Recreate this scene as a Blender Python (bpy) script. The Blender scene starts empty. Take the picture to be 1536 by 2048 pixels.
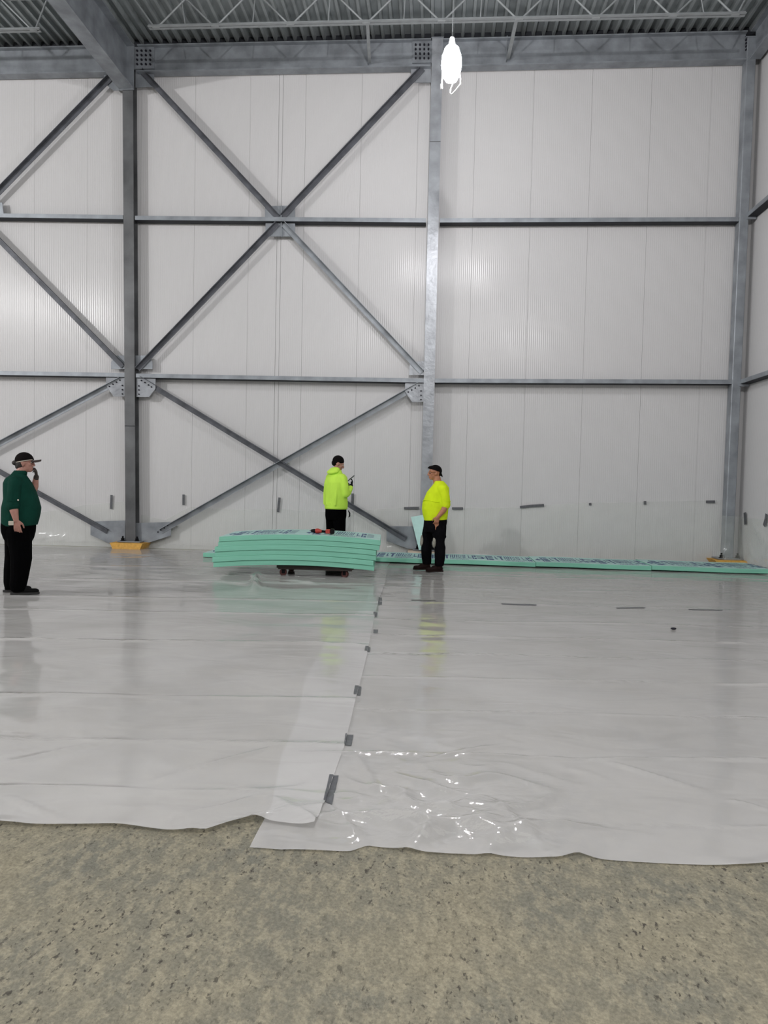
import bpy, bmesh, math, random
from mathutils import Vector, Matrix, noise
from mathutils.bvhtree import BVHTree
sc = bpy.context.scene
C = sc.collection
rnd = random.Random(7)
PI = math.pi

# ---------------------------------------------------------------- camera
F, PITCH, YAW, ROLL, H = 1468.07, -0.0422, 0.0706, 0.0221, 1.5
D = 14.6            # plane of the column faces
DW = D + 0.24       # face of the back wall
_f = Vector((-math.sin(YAW)*math.cos(PITCH), math.cos(YAW)*math.cos(PITCH), math.sin(PITCH)))
_r = Vector((math.cos(YAW), math.sin(YAW), 0)); _u = _r.cross(_f)
RT = _r*math.cos(ROLL) + _u*math.sin(ROLL); UP = _u*math.cos(ROLL) - _r*math.sin(ROLL)
cam = bpy.data.cameras.new('camera'); co = bpy.data.objects.new('camera', cam); C.objects.link(co)
cam.sensor_fit = 'HORIZONTAL'; cam.sensor_width = 36; cam.lens = F/1536*36; cam.clip_end = 200
co.matrix_world = Matrix(((RT.x, UP.x, -_f.x, 0), (RT.y, UP.y, -_f.y, 0), (RT.z, UP.z, -_f.z, H), (0, 0, 0, 1)))
sc.camera = co
CAM = Vector((0, 0, H))
def ray(px, py): return _f*F + RT*(px-768) - UP*(py-1024)
def at(px, py, Y=D):          # measured photo point -> point on the vertical plane Y
    d = ray(px, py); return CAM + d*(Y/d.y)
def fl(px, py, z=0.0):        # measured photo point -> point on a level plane
    d = ray(px, py); return CAM + d*((z-H)/d.z)
def sw(px, py, X):
    d = ray(px, py); return CAM + d*(X/d.x)

# ---------------------------------------------------------------- world, lamps, exposure
w = bpy.data.worlds.new('World'); sc.world = w; w.use_nodes = True
w.node_tree.nodes['Background'].inputs[0].default_value = (0.9, 0.93, 1, 1)
w.node_tree.nodes['Background'].inputs[1].default_value = 0.02
LAMP_POWER = 1.0
def point(name, loc, W, col=(1, 0.985, 0.985), r=0.15):
    l = bpy.data.lights.new(name, 'POINT'); l.energy = W; l.color = col; l.shadow_soft_size = r
    o = bpy.data.objects.new(name, l); C.objects.link(o); o.location = loc; return o
# the hall's other temporary lamps, strung at the same height behind and beside the viewer
point('hall_lamp', (-15.5, 4.0, 7.6), 2300)
point('hall_lamp', (0.3, -1.5, 7.6), 1650)
point('hall_lamp', (-10.0, -6.0, 7.6), 700)
sc.view_settings.view_transform = 'Standard'; sc.view_settings.look = 'None'
sc.view_settings.gamma = 1; sc.view_settings.use_curve_mapping = False
sc.view_settings.exposure = 0.0

# ---------------------------------------------------------------- materials
def mat(name, col, rough=0.5, metal=0.0, spec=0.5, noise_amt=0.0, nscale=6, bump=0.0, bscale=40, stretch=None, alpha=1.0, nd=4):
    m = bpy.data.materials.new(name); m.use_nodes = True
    nt = m.node_tree; b = nt.nodes['Principled BSDF']
    b.inputs['Base Color'].default_value = (*col, 1); b.inputs['Roughness'].default_value = rough
    b.inputs['Metallic'].default_value = metal; b.inputs['Specular IOR Level'].default_value = spec
    b.inputs['Alpha'].default_value = alpha
    tc = nt.nodes.new('ShaderNodeTexCoord'); mp = nt.nodes.new('ShaderNodeMapping')
    nt.links.new(tc.outputs['Object'], mp.inputs[0])
    if stretch: mp.inputs['Scale'].default_value = stretch
    if noise_amt:
        n = nt.nodes.new('ShaderNodeTexNoise'); n.inputs['Scale'].default_value = nscale; n.inputs['Detail'].default_value = nd
        r = nt.nodes.new('ShaderNodeValToRGB'); nt.links.new(mp.outputs[0], n.inputs[0]); nt.links.new(n.outputs[0], r.inputs[0])
        r.color_ramp.elements[0].position = 0.3; r.color_ramp.elements[1].position = 0.7
        r.color_ramp.elements[0].color = (*[c*(1-noise_amt) for c in col], 1)
        r.color_ramp.elements[1].color = (*[min(1, c*(1+noise_amt)) for c in col], 1)
        nt.links.new(r.outputs[0], b.inputs['Base Color'])
    if bump:
        n2 = nt.nodes.new('ShaderNodeTexNoise'); n2.inputs['Scale'].default_value = bscale; n2.inputs['Detail'].default_value = 5
        bp = nt.nodes.new('ShaderNodeBump'); bp.inputs['Strength'].default_value = bump; bp.inputs['Distance'].default_value = 0.02
        nt.links.new(mp.outputs[0], n2.inputs[0]); nt.links.new(n2.outputs[0], bp.inputs['Height']); nt.links.new(bp.outputs[0], b.inputs['Normal'])
    return m
M = {}
M['steel'] = mat('galvanised steel', (0.27, 0.29, 0.315), 0.45, 0.3, .35, noise_amt=0.28, nscale=3.0, bump=0.08, bscale=60, nd=8)
M['steel_mid'] = mat('bright galvanised steel', (0.32, 0.335, 0.36), 0.33, 0.18, .35, noise_amt=0.22, nscale=4.0, bump=0.25, bscale=14, nd=8)
M['steel_col'] = mat('stained galvanised steel', (0.125, 0.128, 0.132), 0.45, 0.3, .3, noise_amt=0.4, nscale=1.6, bump=0.08, bscale=60, nd=8)
M['deck'] = mat('galvanised roof deck', (0.37, 0.40, 0.405), 0.42, 0.4, noise_amt=0.15, nscale=3, stretch=(1, .2, 1))
M['joist'] = mat('grey primed joist', (0.33, 0.35, 0.36), 0.5, 0.2, noise_amt=0.1)
M['steel_shaded'] = mat('shaded galvanised steel', (0.105, 0.11, 0.125), 0.5, 0.2, .3, noise_amt=0.3, nscale=5, bump=0.05, bscale=60, nd=8)  # darker copy of the galvanised steel, shade painted onto most braces
M['shade_strip'] = mat('painted shade', (0.028, 0.03, 0.036), 0.6, 0, .2)  # near-black colour standing in for shade under girts and roof edge
M['bolt'] = mat('dark bolt', (0.02, 0.02, 0.028), 0.6, 0.2, .2)
M['black'] = mat('black iron', (0.004, 0.004, 0.005), 0.6, 0.0, .15)
M['foam'] = mat('green foam core', (0.225, 0.56, 0.42), 0.75, noise_amt=0.07, nscale=5, stretch=(.4, 1, 8), bump=0.1, bscale=90)
M['foam_face'] = mat('pale green foam face', (0.45, 0.70, 0.655), 0.45, noise_amt=0.06, nscale=8)
M['print'] = mat('blue ink', (0.055, 0.10, 0.22), 0.6)
M['yellow'] = mat('yellow insulation', (0.62, 0.34, 0.07), 0.8, noise_amt=0.15, nscale=20, bump=0.3, bscale=60)
M['cream'] = mat('cream block', (0.55, 0.45, 0.36), 0.8, noise_amt=0.1, nscale=20)
M['tape'] = mat('grey duct tape', (0.115, 0.12, 0.13), 0.4, 0.25, noise_amt=0.2, nscale=30)
M['wood'] = mat('dark plywood', (0.035, 0.024, 0.02), 0.7, noise_amt=0.3, nscale=8, stretch=(1, 8, 1))
M['wheel'] = mat('dark red wheel', (0.09, 0.025, 0.02), 0.6)
M['green_shirt'] = mat('dark green polo knit', (0.005, 0.040, 0.028), 0.85, 0, .08, noise_amt=0.12, nscale=8, bump=0.5, bscale=9)
M['lime'] = mat('lime fleece', (0.56, 0.86, 0.10), 0.9, 0, .1, noise_amt=0.06, nscale=8, bump=0.9, bscale=8, stretch=(1, 1, .5))
M['lime2'] = mat('yellow knit', (0.66, 0.84, 0.02), 0.9, 0, .1, noise_amt=0.06, nscale=8, bump=0.6, bscale=7)
M['trouser'] = mat('black trousers', (0.0015, 0.0015, 0.0018), 0.9, 0, .03, bump=0.6, bscale=8)
M['trouser2'] = mat('charcoal work trousers', (0.004, 0.004, 0.005), 0.9, 0, .05, noise_amt=0.3, nscale=6, bump=0.8, bscale=8)
M['skin'] = mat('skin', (0.40, 0.20, 0.155), 0.55, noise_amt=0.1, nscale=25)
M['skin2'] = mat('ruddy skin', (0.42, 0.18, 0.10), 0.5, noise_amt=0.15, nscale=25)
M['shoe'] = mat('black shoe', (0.003, 0.003, 0.003), 0.7, 0, .12)
M['sole'] = mat('dark sole', (0.03, 0.03, 0.03), 0.8)
M['boot'] = mat('dark brown boot', (0.014, 0.006, 0.005), 0.7, 0, .15, noise_amt=0.3, nscale=20)
M['hair'] = mat('black hair', (0.004, 0.003, 0.003), 0.8, 0, .1, bump=0.8, bscale=60)
M['hair_grey'] = mat('grey hair', (0.035, 0.030, 0.028), 0.8, bump=0.8, bscale=60)
M['cap'] = mat('dark brown cap', (0.006, 0.004, 0.004), 0.85, 0, .1)
M['brim'] = mat('brown brim', (0.045, 0.032, 0.028), 0.85)
M['pale'] = mat('pale trim', (0.55, 0.5, 0.42), 0.7)
M['knee'] = mat('pale knee pad', (0.27, 0.26, 0.22), 0.8, noise_amt=0.35, nscale=25)
M['red'] = mat('red plastic', (0.42, 0.045, 0.03), 0.45)
M['glassy'] = mat('tinted lens', (0.30, 0.12, 0.04), 0.08, alpha=0.6)
M['cable'] = mat('white cable', (0.8, 0.8, 0.8), 0.4)
M['grey_plastic'] = mat('grey phone back', (0.2, 0.22, 0.22), 0.3)

def wall_mat():
    m = bpy.data.materials.new('white ribbed wall panel'); m.use_nodes = True; nt = m.node_tree; b = nt.nodes['Principled BSDF']
    b.inputs['Roughness'].default_value = 0.22; b.inputs['Specular IOR Level'].default_value = 0.22
    tc = nt.nodes.new('ShaderNodeTexCoord')
    n = nt.nodes.new('ShaderNodeTexNoise'); n.inputs['Scale'].default_value = 0.7; n.inputs['Detail'].default_value = 3
    r = nt.nodes.new('ShaderNodeValToRGB'); r.color_ramp.elements[0].color = (0.585, 0.578, 0.582, 1); r.color_ramp.elements[1].color = (0.62, 0.613, 0.615, 1)
    nt.links.new(tc.outputs['Object'], n.inputs[0]); nt.links.new(n.outputs[0], r.inputs[0]); nt.links.new(r.outputs[0], b.inputs['Base Color'])
    wv = nt.nodes.new('ShaderNodeTexWave'); wv.wave_type = 'BANDS'; wv.bands_direction = 'DIAGONAL'; wv.inputs['Scale'].default_value = 1.0
    mp = nt.nodes.new('ShaderNodeMapping'); mp.inputs['Scale'].default_value = (16, 16, 0)
    wv.inputs['Distortion'].default_value = 0.0
    nt.links.new(tc.outputs['Object'], mp.inputs[0]); nt.links.new(mp.outputs[0], wv.inputs[0])
    bp = nt.nodes.new('ShaderNodeBump'); bp.inputs['Strength'].default_value = 0.25; bp.inputs['Distance'].default_value = 0.006
    nt.links.new(wv.outputs['Fac'], bp.inputs['Height']); nt.links.new(bp.outputs[0], b.inputs['Normal'])
    return m
M['wall'] = wall_mat()
M['seam'] = mat('panel joint', (0.42, 0.42, 0.42), 0.6)

def concrete():
    m = bpy.data.materials.new('trowelled concrete'); m.use_nodes = True; nt = m.node_tree; b = nt.nodes['Principled BSDF']
    b.inputs['Roughness'].default_value = 0.62; b.inputs['Specular IOR Level'].default_value = 0.3
    tc = nt.nodes.new('ShaderNodeTexCoord'); L = nt.links.new
    def nz(scale, det, rough=.5, sx=(1, 1, 1), dist=0.0):
        mp = nt.nodes.new('ShaderNodeMapping'); mp.inputs['Scale'].default_value = sx; mp.inputs['Rotation'].default_value = (0, 0, 0.5)
        n = nt.nodes.new('ShaderNodeTexNoise'); n.inputs['Scale'].default_value = scale; n.inputs['Detail'].default_value = det
        n.inputs['Roughness'].default_value = rough; n.inputs['Distortion'].default_value = dist
        L(tc.outputs['Object'], mp.inputs[0]); L(mp.outputs[0], n.inputs[0]); return n.outputs[0]
    def ramp(src, a, bb, c0, c1):
        r = nt.nodes.new('ShaderNodeValToRGB'); r.color_ramp.elements[0].position = a; r.color_ramp.elements[1].position = bb
        r.color_ramp.elements[0].color = (*c0, 1); r.color_ramp.elements[1].color = (*c1, 1); L(src, r.inputs[0]); return r.outputs[0]
    def mix(f, a, bb, mode='MIX'):
        x = nt.nodes.new('ShaderNodeMix'); x.data_type = 'RGBA'; x.blend_type = mode
        if isinstance(f, float): x.inputs[0].default_value = f
        else: L(f, x.inputs[0])
        L(a, x.inputs[6]); 
        if isinstance(bb, tuple): x.inputs[7].default_value = (*bb, 1)
        else: L(bb, x.inputs[7])
        return x.outputs[2]
    base = ramp(nz(1.6, 8, .6, dist=.6), 0.35, 0.65, (0.18, 0.175, 0.142), (0.265, 0.238, 0.17))
    patch = ramp(nz(20, 7, .7, (1, .55, 1)), 0.47, 0.58, (0, 0, 0), (1, 1, 1))
    c = mix(patch, base, (0.37, 0.33, 0.235)); c = mix(0.55, base, c)
    pits = ramp(nz(48, 4, .65, (1, .55, 1)), 0.575, 0.635, (0, 0, 0), (1, 1, 1))
    dens = ramp(nz(2.2, 2), 0.40, 0.56, (0.2, 0.2, 0.2), (1, 1, 1))
    pm = mix(1.0, pits, dens, 'MULTIPLY')
    c = mix(pm, c, (0.07, 0.062, 0.05))
    grit = ramp(nz(70, 3, .7), 0.4, 0.6, (0.82, 0.82, 0.82), (1.12, 1.12, 1.12)); c = mix(1.0, c, grit, 'MULTIPLY')
    # wandering hairline crack
    vor = nt.nodes.new('ShaderNodeTexVoronoi'); vor.feature = 'DISTANCE_TO_EDGE'; vor.inputs['Scale'].default_value = 0.42
    mpv = nt.nodes.new('ShaderNodeMapping'); L(tc.outputs['Object'], mpv.inputs[0])
    nn = nt.nodes.new('ShaderNodeTexNoise'); nn.inputs['Scale'].default_value = 2.5; L(tc.outputs['Object'], nn.inputs[0])
    va = nt.nodes.new('ShaderNodeVectorMath'); va.operation = 'MULTIPLY_ADD'; va.inputs[1].default_value = (.5, .5, 0)
    L(nn.outputs[1], va.inputs[0]); L(mpv.outputs[0], va.inputs[2]); L(va.outputs[0], vor.inputs[0])
    cr = ramp(vor.outputs[0], 0.0, 0.004, (0.22, 0.22, 0.22), (0, 0, 0))
    c = mix(cr, c, (0.13, 0.12, 0.10))
    L(c, b.inputs['Base Color'])
    bp = nt.nodes.new('ShaderNodeBump'); bp.inputs['Strength'].default_value = 0.7; bp.inputs['Distance'].default_value = 0.015
    L(nz(18, 8, .65, (1, .5, 1)), bp.inputs['Height']); L(bp.outputs[0], b.inputs['Normal'])
    return m
M['concrete'] = concrete()

def poly(name, alpha, col=(0.80, 0.80, 0.79), rough=0.12, bump=0.25, bscale=3.0, haze=0.0):
    m = bpy.data.materials.new(name); m.use_nodes = True; nt = m.node_tree; b = nt.nodes['Principled BSDF']; L = nt.links.new
    b.inputs['Base Color'].default_value = (*col, 1); b.inputs['Roughness'].default_value = rough
    b.inputs['Specular IOR Level'].default_value = 0.38
    out = nt.nodes['Material Output']
    tr = nt.nodes.new('ShaderNodeBsdfTransparent'); tr.inputs[0].default_value = (0.985, 0.99, 0.985, 1)
    gl = nt.nodes.new('ShaderNodeBsdfGlossy'); gl.inputs['Roughness'].default_value = rough
    mx = nt.nodes.new('ShaderNodeMixShader'); L(tr.outputs[0], mx.inputs[1]); L(b.outputs[0], mx.inputs[2])
    tc = nt.nodes.new('ShaderNodeTexCoord')
    n0 = nt.nodes.new('ShaderNodeTexNoise'); n0.inputs['Scale'].default_value = 1.1; n0.inputs['Detail'].default_value = 6
    L(tc.outputs['Object'], n0.inputs[0])
    mr = nt.nodes.new('ShaderNodeMapRange'); mr.inputs[1].default_value = .3; mr.inputs[2].default_value = .7
    mr.inputs[3].default_value = alpha-.06; mr.inputs[4].default_value = alpha+.06; L(n0.outputs[0], mr.inputs[0])
    lw = nt.nodes.new('ShaderNodeLayerWeight'); lw.inputs[0].default_value = .5
    pw_ = nt.nodes.new('ShaderNodeMath'); pw_.operation = 'POWER'; pw_.inputs[1].default_value = 3.0; L(lw.outputs['Facing'], pw_.inputs[0])
    ma = nt.nodes.new('ShaderNodeMath'); ma.operation = 'MULTIPLY_ADD'; ma.use_clamp = True; ma.inputs[1].default_value = .42*(1-alpha); L(pw_.outputs[0], ma.inputs[0]); L(mr.outputs[0], ma.inputs[2])
    L(ma.outputs[0], mx.inputs[0])
    mp = nt.nodes.new('ShaderNodeMapping'); mp.inputs['Scale'].default_value = (1, 1.8, 1.2); L(tc.outputs['Object'], mp.inputs[0])
    n = nt.nodes.new('ShaderNodeTexNoise'); n.inputs['Scale'].default_value = bscale; n.inputs['Detail'].default_value = 2.2; n.inputs['Distortion'].default_value = 1.2
    L(mp.outputs[0], n.inputs[0])
    bp = nt.nodes.new('ShaderNodeBump'); bp.inputs['Strength'].default_value = bump; bp.inputs['Distance'].default_value = 0.02
    vo = nt.nodes.new('ShaderNodeTexVoronoi'); vo.feature = 'DISTANCE_TO_EDGE'; vo.inputs['Scale'].default_value = 6.0
    va = nt.nodes.new('ShaderNodeVectorMath'); va.operation = 'MULTIPLY_ADD'; va.inputs[1].default_value = (.35, .35, .35)
    L(n.outputs[1], va.inputs[0]); L(mp.outputs[0], va.inputs[2]); L(va.outputs[0], vo.inputs[0])
    n3 = nt.nodes.new('ShaderNodeTexNoise'); n3.inputs['Scale'].default_value = 26; n3.inputs['Detail'].default_value = 3; L(tc.outputs['Object'], n3.inputs[0])
    sm = nt.nodes.new('ShaderNodeMath'); sm.operation = 'MULTIPLY_ADD'; sm.inputs[1].default_value = 1.6; L(vo.outputs[0], sm.inputs[0]); L(n3.outputs[0], sm.inputs[2])
    at_ = nt.nodes.new('ShaderNodeAttribute'); at_.attribute_name = 'fold'
    vr = nt.nodes.new('ShaderNodeMath'); vr.operation = 'MULTIPLY'; L(sm.outputs[0], vr.inputs[0]); L(at_.outputs['Fac'], vr.inputs[1])
    am = nt.nodes.new('ShaderNodeMath'); am.operation = 'ADD'; L(n.outputs[0], am.inputs[0]); L(vr.outputs[0], am.inputs[1])
    L(am.outputs[0], bp.inputs['Height']); L(bp.outputs[0], b.inputs['Normal']); L(bp.outputs[0], gl.inputs['Normal'])
    fr = nt.nodes.new('ShaderNodeFresnel'); fr.inputs[0].default_value = 1.45; L(bp.outputs[0], fr.inputs['Normal'])
    m2 = nt.nodes.new('ShaderNodeMixShader'); mul = nt.nodes.new('ShaderNodeMath'); mul.operation = 'MULTIPLY'; mul.inputs[1].default_value = 0.13
    L(fr.outputs[0], mul.inputs[0]); L(mul.outputs[0], m2.inputs[0]); L(mx.outputs[0], m2.inputs[1]); L(gl.outputs[0], m2.inputs[2])
    L(m2.outputs[0], out.inputs[0]); return m
M['poly_floor'] = poly('floor polyethylene', 0.54, (0.72, 0.705, 0.70), 0.09, 0.28, 1.5)
M['poly_wall'] = poly('wall polyethylene', 0.12, (0.93, 0.96, 0.89), 0.13, 0.6, 1.6)

# ---------------------------------------------------------------- helpers
def link(name, me, m=None, parent=None, smooth=False):
    o = bpy.data.objects.new(name, me); C.objects.link(o)
    if m: me.materials.append(M[m] if isinstance(m, str) else m)
    if parent: o.parent = parent
    if smooth:
        for p in me.polygons: p.use_smooth = True
    return o
def obj(name, bm, m, parent=None, smooth=False):
    me = bpy.data.meshes.new(name); bmesh.ops.recalc_face_normals(bm, faces=bm.faces); bm.to_mesh(me); bm.free()
    return link(name, me, m, parent, smooth)
def tag(o, label, cat, group=None, kind=None):
    if label: o['label'] = label
    if cat: o['category'] = cat
    if group: o['group'] = group
    if kind: o['kind'] = kind
    return o
def thing(name, label, cat, loc=(0, 0, 0), rz=0, group=None):
    o = bpy.data.objects.new(name, None); C.objects.link(o); o.empty_display_size = .1
    o.location = loc; o.rotation_euler = (0, 0, rz); return tag(o, label, cat, group)
def struct(o): o['kind'] = 'structure'; return o
def stuff(o): o['kind'] = 'stuff'; return o
def box(bm, a, b, bevel=0):
    a = Vector(a); b = Vector(b)
    r = bmesh.ops.create_cube(bm, size=1, matrix=Matrix.Translation((a+b)/2) @ Matrix.Diagonal((*[abs(v) for v in (b-a)], 1)))
    if bevel:
        es = {e for v in r['verts'] for e in v.link_edges}
        bmesh.ops.bevel(bm, geom=list(es), offset=bevel, segments=1, affect='EDGES')
    return bm
def prism(bm, pts, off):      # polygon swept by a vector
    a = [bm.verts.new(Vector(p)) for p in pts]; b = [bm.verts.new(Vector(p)+Vector(off)) for p in pts]
    bm.faces.new(a); bm.faces.new(b[::-1]); n = len(a)
    for i in range(n): bm.faces.new((a[i], b[i], b[(i+1) % n], a[(i+1) % n]))
    return bm
def sweep(bm, P, Q, n, t, prof):   # closed profile [(n,t)...] swept from P to Q
    P, Q, n, t = Vector(P), Vector(Q), Vector(n), Vector(t)
    return prism(bm, [P + n*a + t*b for a, b in prof], Q-P)
def ibeam(bm, P, Q, up, side, d, wd, tf=.014, tw=.009):
    h, s, e = d/2, wd/2, tw/2
    prof = [(-h, -s), (-h+tf, -s), (-h+tf, -e), (h-tf, -e), (h-tf, -s), (h, -s), (h, s), (h-tf, s), (h-tf, e), (-h+tf, e), (-h+tf, s), (-h, s)]
    return sweep(bm, P, Q, up, side, prof)
def cyl(bm, p, q, r, r2=None, seg=12, caps=True):
    p, q = Vector(p), Vector(q); d = q-p; L = d.length
    if L < 1e-6: return bm
    m = Matrix.Translation((p+q)/2) @ d.to_track_quat('Z', 'Y').to_matrix().to_4x4()
    bmesh.ops.create_cone(bm, cap_ends=caps, segments=seg, radius1=r, radius2=r if r2 is None else r2, depth=L, matrix=m); return bm
def ball(bm, c, r, rot=None, seg=14):
    if isinstance(r, (int, float)): r = (r, r, r)
    m = Matrix.Translation(Vector(c)) @ (rot.to_4x4() if rot else Matrix.Identity(4)) @ Matrix.Diagonal((*r, 1))
    bmesh.ops.create_uvsphere(bm, u_segments=seg, v_segments=max(6, seg*2//3), radius=1, matrix=m); return bm
def tube(bm, pts, r, seg=8):
    for a, b in zip(pts, pts[1:]): cyl(bm, a, b, r, seg=seg)
    for p in pts[1:-1]: ball(bm, p, r, seg=8)
    return bm
def chain(bm, pts, seg=12):
    for a, b in zip(pts, pts[1:]): cyl(bm, a[:3], b[:3], a[3], b[3], seg=seg)
    for p in pts: ball(bm, p[:3], p[3], seg=seg)
    return bm
def loft(bm, rings, seg=28, pw=2.3):
    rs = []
    for (z, cx, cy, rx, ry) in rings:
        ring = []
        for i in range(seg):
            a = 2*PI*i/seg; c, s = math.cos(a), math.sin(a)
            ring.append(bm.verts.new((cx + rx*math.copysign(abs(c)**(2/pw), c), cy + ry*math.copysign(abs(s)**(2/pw), s), z)))
        rs.append(ring)
    for A, B in zip(rs, rs[1:]):
        for i in range(seg): bm.faces.new((A[i], A[(i+1) % seg], B[(i+1) % seg], B[i]))
    bm.faces.new(rs[0]); bm.faces.new(rs[-1]); return bm
def voxel(name, bm, m, parent, size=.01, smooth=3, cuts=()):
    me = bpy.data.meshes.new(name+'_src'); bmesh.ops.recalc_face_normals(bm, faces=bm.faces); bm.to_mesh(me); bm.free()
    t = bpy.data.objects.new('tmp', me); C.objects.link(t)
    r = t.modifiers.new('r', 'REMESH'); r.mode = 'VOXEL'; r.voxel_size = size
    if smooth: s = t.modifiers.new('s', 'SMOOTH'); s.factor = .5; s.iterations = smooth
    dg = bpy.context.evaluated_depsgraph_get(); dg.update()
    nm = bpy.data.meshes.new_from_object(t.evaluated_get(dg)); nm.name = name
    bpy.data.objects.remove(t); bpy.data.meshes.remove(me)
    if cuts:
        b2 = bmesh.new(); b2.from_mesh(nm)
        for (cp, cn) in cuts:      # keeps the side the normal points away from
            g = bmesh.ops.bisect_plane(b2, geom=b2.verts[:]+b2.edges[:]+b2.faces[:], plane_co=cp, plane_no=cn, clear_outer=True)
            es = [e for e in g['geom_cut'] if isinstance(e, bmesh.types.BMEdge)]
            bmesh.ops.holes_fill(b2, edges=es)
        b2.to_mesh(nm); b2.free()
    nm.materials.clear()
    return link(name, nm, m, parent, smooth=True)

# ================================================================ SETTING
XL, XC = -13.5, None
col_px = {0: ((255.5, 200), (261, 1080)), 1: ((873.5, 150), (853, 980)), 2: ((1501, 160), (1463.5, 985))}
def colline(i, z):
    a, b = [at(*p) for p in col_px[i]]
    return a.x + (b.x-a.x)*(z-a.z)/(b.z-a.z)
X2 = colline(2, 5)
WX = X2 + 0.24            # face of the right wall
ZC = 10.2
YB = -16.0; XW = -18.0
floor_bm = bmesh.new(); box(floor_bm, (XW, YB, -.3), (WX+.3, DW+.3, 0)); struct(obj('floor', floor_bm, 'concrete'))

# back wall: backing slab + full height panels
wb = struct(obj('wall_back', box(bmesh.new(), (XW, DW+.05, 0), (WX+.3, DW+.25, ZC+.4)), 'seam'))
x0 = at(605, 600, DW).x; pitch = 1.125
k0 = int((XW-x0)/pitch)
dbl = [at(556, 600, DW).x, at(1177, 450, DW).x]
x = x0 + k0*pitch
while x < WX:
    a, b = x+.0018, min(x+pitch-.0018, WX)
    spans = [(a, b)]
    for dx in dbl:
        ns = []
        for (p, q) in spans:
            if p < dx-.04 and q > dx+.04: ns += [(p, dx-.043), (dx-.037, dx+.037), (dx+.043, q)]
            else: ns.append((p, q))
        spans = ns
    for (p, q) in spans:
        if q-p > .02: obj('wall_panel', box(bmesh.new(), (p, DW, 0), (q, DW+.05, ZC+.35)), 'wall', wb)
    x += pitch
wr = struct(obj('wall_right', box(bmesh.new(), (WX+.05, YB, 0), (WX+.25, DW, ZC+.4)), 'seam'))
y = DW
while y > YB:
    y1 = max(YB, y-pitch)
    obj('wall_panel', box(bmesh.new(), (WX, y1+.0025, 0), (WX+.05, y-.0025, ZC+.35)), 'wall', wr); y = y1
struct(obj('wall_left', box(bmesh.new(), (XW-.2, YB, 0), (XW, DW, ZC+.4)), 'wall'))
struct(obj('wall_front', box(bmesh.new(), (XW, YB-.2, 0), (WX+.3, YB, ZC+.4)), 'wall'))
# roof deck in trapezoid profile sheets
ceil = struct(obj('ceiling', box(bmesh.new(), (XW, YB, ZC+.12), (WX+.3, DW+.2, ZC+.3)), 'deck'))
rp = 0.195; per = 5
x = XW
proto = None
bm = bmesh.new()
lo, hi, th = 0.0, 0.085, .004
pts = []
for i in range(per):
    a = i*rp
    pts += [(a, hi), (a+.115, hi), (a+.13, lo), (a+.182, lo)]
pts.append((per*rp, hi))
top = [(p[0], p[1]+th) for p in pts][::-1]
prism(bm, [(p[0], YB, ZC+p[1]) for p in pts+top], (0, DW-YB, 0))
me = bpy.data.meshes.new('deck_panel'); bmesh.ops.recalc_face_normals(bm, faces=bm.faces); bm.to_mesh(me); bm.free(); me.materials.append(M['deck'])
while x < WX-.1:
    o = bpy.data.objects.new('deck_panel', me); C.objects.link(o); o.parent = ceil; o.location = (x, 0, 0); x += per*rp

struct(obj('trim_shade', box(bmesh.new(), (XW, DW-.05, ZC-.12), (WX, DW-.001, ZC+.12)), 'shade_strip'))  # dark strip added above the eave beam in place of the shade there
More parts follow.
